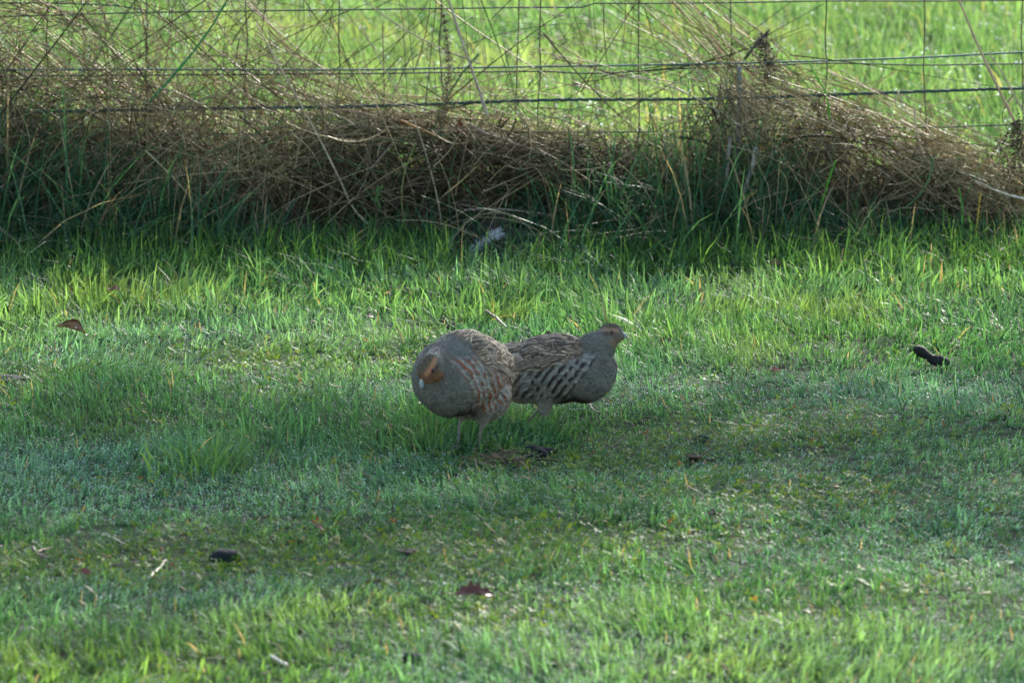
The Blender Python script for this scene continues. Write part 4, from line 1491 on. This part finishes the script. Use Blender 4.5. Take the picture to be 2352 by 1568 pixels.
    # folded wing: long overlapping flight feathers on both sides
    for sgn in (1, -1):
        parts = []
        w0, w1 = np.array(B['wing'][0]) * mm, np.array(B['wing'][1]) * mm
        rowsN = 9
        for r_ in range(rowsN):
            f = r_ / (rowsN - 1)
            a = w0 + (w1 - w0) * (.15 + .55 * f)
            a = a + np.array([0, 0, .014 * (1 - f) - .010 * f])
            e = a + (w1 - w0) * (.42 + .08 * f) + np.array([0, -.006, -.004])
            for q_ in (0,):
                # snap to surface outwards
                pts_ = []
                for t_ in np.linspace(0, 1, 9):
                    p_ = a + (e - a) * t_
                    # project on body surface along y
                    dd = np.abs(V[:, 0] - p_[0]) + np.abs(V[:, 2] - p_[2]) + (V[:, 1] * sgn < 0) * 9
                    nb = np.argsort(dd)[:6]
                    yy = (V[nb, 1] * sgn).max()
                    pts_.append((p_[0], sgn * (yy + .0012 + .0006 * r_ * (1 - t_)), p_[2]))
                pts_ = np.array(pts_)
                pts_[:, 1] = np.convolve(np.r_[pts_[0, 1], pts_[:, 1], pts_[-1, 1]], [.25, .5, .25], 'valid')
                W = .0065
                dz = np.array([0, 0, 1.])
                Vv, Cc = [], []
                for k, p_ in enumerate(pts_):
                    pw_ = np.interp(k / 8, [0, .2, .8, 1], [.6, 1, .9, .25])
                    for q2 in (-1, -.5, 0, .5, 1):
                        Vv.append(p_ + dz * W * q2 * pw_ + np.array([0, sgn * .0012 * (1 - q2 * q2), 0]))
                        barr = .5 + .5 * math.sin(k * 2.4 + q2 * 1.3 + r_)
                        cw = mixc((.09, .065, .045), (.22, .17, .11), np.array(barr))
                        if q2 == 0:
                            cw = np.array((.24, .19, .13))
                        Cc.append(cw)
                b_ = (np.arange(8) * 5)[:, None] + np.arange(4)[None]
                Fq = np.stack([b_, b_ + 1, b_ + 6, b_ + 5], -1).reshape(-1, 4)
                parts.append((np.array(Vv), Fq, np.array(Cc)))
        Vw, Fw, Cw = join(parts)
        mesh_from('wing', Vw, Fw, M_FEATHER, root, Cw)
    # tail
    parts = []
    tb, te = np.array(B['tail'][0]) * mm, np.array(B['tail'][1]) * mm
    ax = te - tb
    Lt = np.linalg.norm(ax)
    for k in range(12):
        f = (k - 5.5) / 5.5
        dirv = ax / Lt + np.array([0, .30 * f, 0])
        dirv /= np.linalg.norm(dirv)
        for t_i in range(1):
            Vv, Cc = [], []
            for i_ in range(9):
                t_ = i_ / 8
                p_ = tb + np.array([0, .012 * f, -.002 * abs(f) * 3]) + dirv * Lt * t_ * (1 - .08 * abs(f))
                wv = .0085 * np.interp(t_, [0, .3, .85, 1], [.5, .9, 1, .45])
                for q2 in (-1, 0, 1):
                    Vv.append(p_ + np.array([0, wv * q2, .0015 * (1 - q2 * q2) - .001 * abs(f) + k % 2 * .0006]))
                    cw = mixc((.22, .15, .09) if abs(f) > .3 else (.24, .18, .11), (.34, .26, .17), np.array(max(0, (t_ - .75) * 3)))
                    Cc.append(cw)
            b_ = (np.arange(8) * 3)[:, None] + np.arange(2)[None]
            parts.append((np.array(Vv), np.stack([b_, b_ + 1, b_ + 4, b_ + 3], -1).reshape(-1, 4), np.array(Cc)))
    Vw, Fw, Cw = join(parts)
    mesh_from('tail', Vw, Fw, M_FEATHER, root, Cw)
    # bill: two mandibles
    bp = hc + d * hs * 1.02 - u * hs * .12
    bl_ = hs * B['bill']
    for (nm, up, drop, th_) in (('upper_bill', .10, .34, .24), ('lower_bill', -.12, .20, .15)):
        K = 10
        t_ = np.linspace(0, 1, K)
        cl = bp[None] + d[None] * (bl_ * t_ * (1 if up > 0 else .82))[:, None] + u[None] * (hs * (up - drop * t_ ** 2))[:, None]
        V_, fl_, c_ = tube(cl, hs * th_ * .68 * np.sqrt(np.clip(1 - t_ ** 1.6, .01, 1)), (.26, .29, .27), 10)
        mesh_from(nm, V_, fl_, M_SKIN, root, c_)
    # eyes
    for sgn in (1, -1):
        ec = hc + d * hs * .30 + l * sgn * hs * .68 + u * hs * .17
        V_, F_ = ell(ec, [hs * .18] * 3, sub=3)
        eo = mesh_from('eye', V_, F_, M_EYE, root)
        ang = np.linspace(0, 2 * math.pi, 17)
        rg = ec[None] + (d[None] * np.cos(ang)[:, None] + u[None] * np.sin(ang)[:, None]) * hs * .20 + l[None] * sgn * hs * .05
        V_, fl_, c_ = tube(rg, hs * .045, (.35, .12, .07), 5, caps=False)
        mesh_from('eye_ring', V_, fl_, M_SKIN, eo, c_)
    # legs
    for (kn, an, toe_az) in B['legs']:
        a, b = np.array(kn) * mm, np.array(an) * mm
        ps = [tube(spline([a, (a + b) / 2 + np.array([.001, 0, 0]), b], 8), [.0042, .0036, .0032, .003, .003, .0031, .0034, .0036], (.15, .12, .10), 8)]
        for da, tl in ((-.45, .026), (0, .034), (.45, .028), (math.pi, .012)):
            t_ = np.linspace(0, 1, 8)
            az_ = toe_az + da
            pth = np.stack([b[0] + math.cos(az_) * tl * t_, b[1] + math.sin(az_) * tl * t_, b[2] - .004 * t_ + .003 * np.sin(t_ * math.pi)], 1)
            ps.append(tube(pth, np.interp(t_, [0, .3, .35, .6, .65, .85, 1], [.003, .0026, .0029, .0024, .0026, .002, .0006]), (.29, .27, .24), 7))
        V_, fl_, c_ = merge(ps)
        mesh_from('leg', V_, fl_, M_SKIN, root, c_)
    return root


M_EYE = bpy.data.materials.new('eye_gloss')
M_EYE.use_nodes = True
_e = M_EYE.node_tree.nodes['Principled BSDF']
_e.inputs['Base Color'].default_value = (.012, .008, .006, 1)
_e.inputs['Roughness'].default_value = .08

# left bird: three-quarter, breast towards us, head bowed over the breast
yaw = math.radians(50)
fw = np.array([-math.cos(yaw), -math.sin(yaw), 0])
lf = np.array([-fw[1], fw[0], 0])
dw = np.array([-.50, -.42, -.76])
gl = GZ(1084, 1016)
bird(tuple(gl), math.atan2(fw[1], fw[0]),
     'plump grey partridge with bowed orange face and chestnut barred flank, standing in front', dict(
    body=[((66, 0, 160), (98, 90, 91)), ((30, 0, 166), (112, 92, 96)), ((-38, 0, 160), (74, 68, 76)), ((-26, 8, 113), (68, 68, 64))],
    lift=13, thr=(.24, .115, .055), bdark=1.0, mott=.34, brow=(.40, .19, .09), edge=.85, fsz=1.0, bill=.66, fcol=(.20, .10, .05), center=(25, 0, 160), len=125, hgt=98, mant=.34, flk=.66, curv=3.0,
    head=(182, 30, 196), hs=31, dir=(dw @ fw, dw @ lf, dw[2]), face=.02,
    neck=[((105, 2, 196), (158, 20, 206), 42, 24)],
    thigh=[((10, 38, 95), (0, 30, 52), 32, 9), ((10, -38, 95), (8, -26, 60), 32, 9)],
    bar=(1.0, -.55, .0185), barcol=(.20, .065, .03),
    wing=[(60, 70, 178), (-78, 60, 165)], tail=[(-92, 0, 170), (-148, 8, 192)],
    legs=[((0, 30, 54), (2, 22, 4), .3), ((8, -26, 62), (24, -22, 6), .2)]), 1)

yaw2 = math.radians(-9)
gr = GZ(1233, 968)
bird(tuple(gr), yaw2,
     'grey partridge standing side on behind, head raised facing right, dark barred flank', dict(
    body=[((50, 0, 128), (122, 82, 82)), ((108, 0, 122), (82, 75, 72)), ((-35, 0, 122), (98, 66, 66)), ((-8, 0, 100), (92, 62, 55))],
    lift=16, thr=(.20, .14, .09), bdark=.72, mott=.36, brow=(.30, .19, .12), edge=.3, fsz=1.0, bill=.46, fcol=(.17, .135, .10), center=(50, 0, 128), len=140, hgt=82, mant=.46, flk=.52, curv=2.4,
    head=(176, 0, 214), hs=27, dir=(1, -.14, .02), face=.16,
    neck=[((112, 0, 148), (166, 0, 200), 58, 29)],
    thigh=[((22, 32, 80), (14, 26, 34), 30, 8), ((30, -32, 84), (22, -24, 30), 32, 9)],
    bar=(1.0, -.75, .021), barcol=(.030, .020, .015),
    wing=[(95, 66, 150), (-85, 55, 140)], tail=[(-110, 0, 130), (-175, 0, 112)],
    legs=[((10, 24, 36), (-34, 22, 2), 0.), ((20, -24, 32), (16, -22, 2), 0.)]), -1)
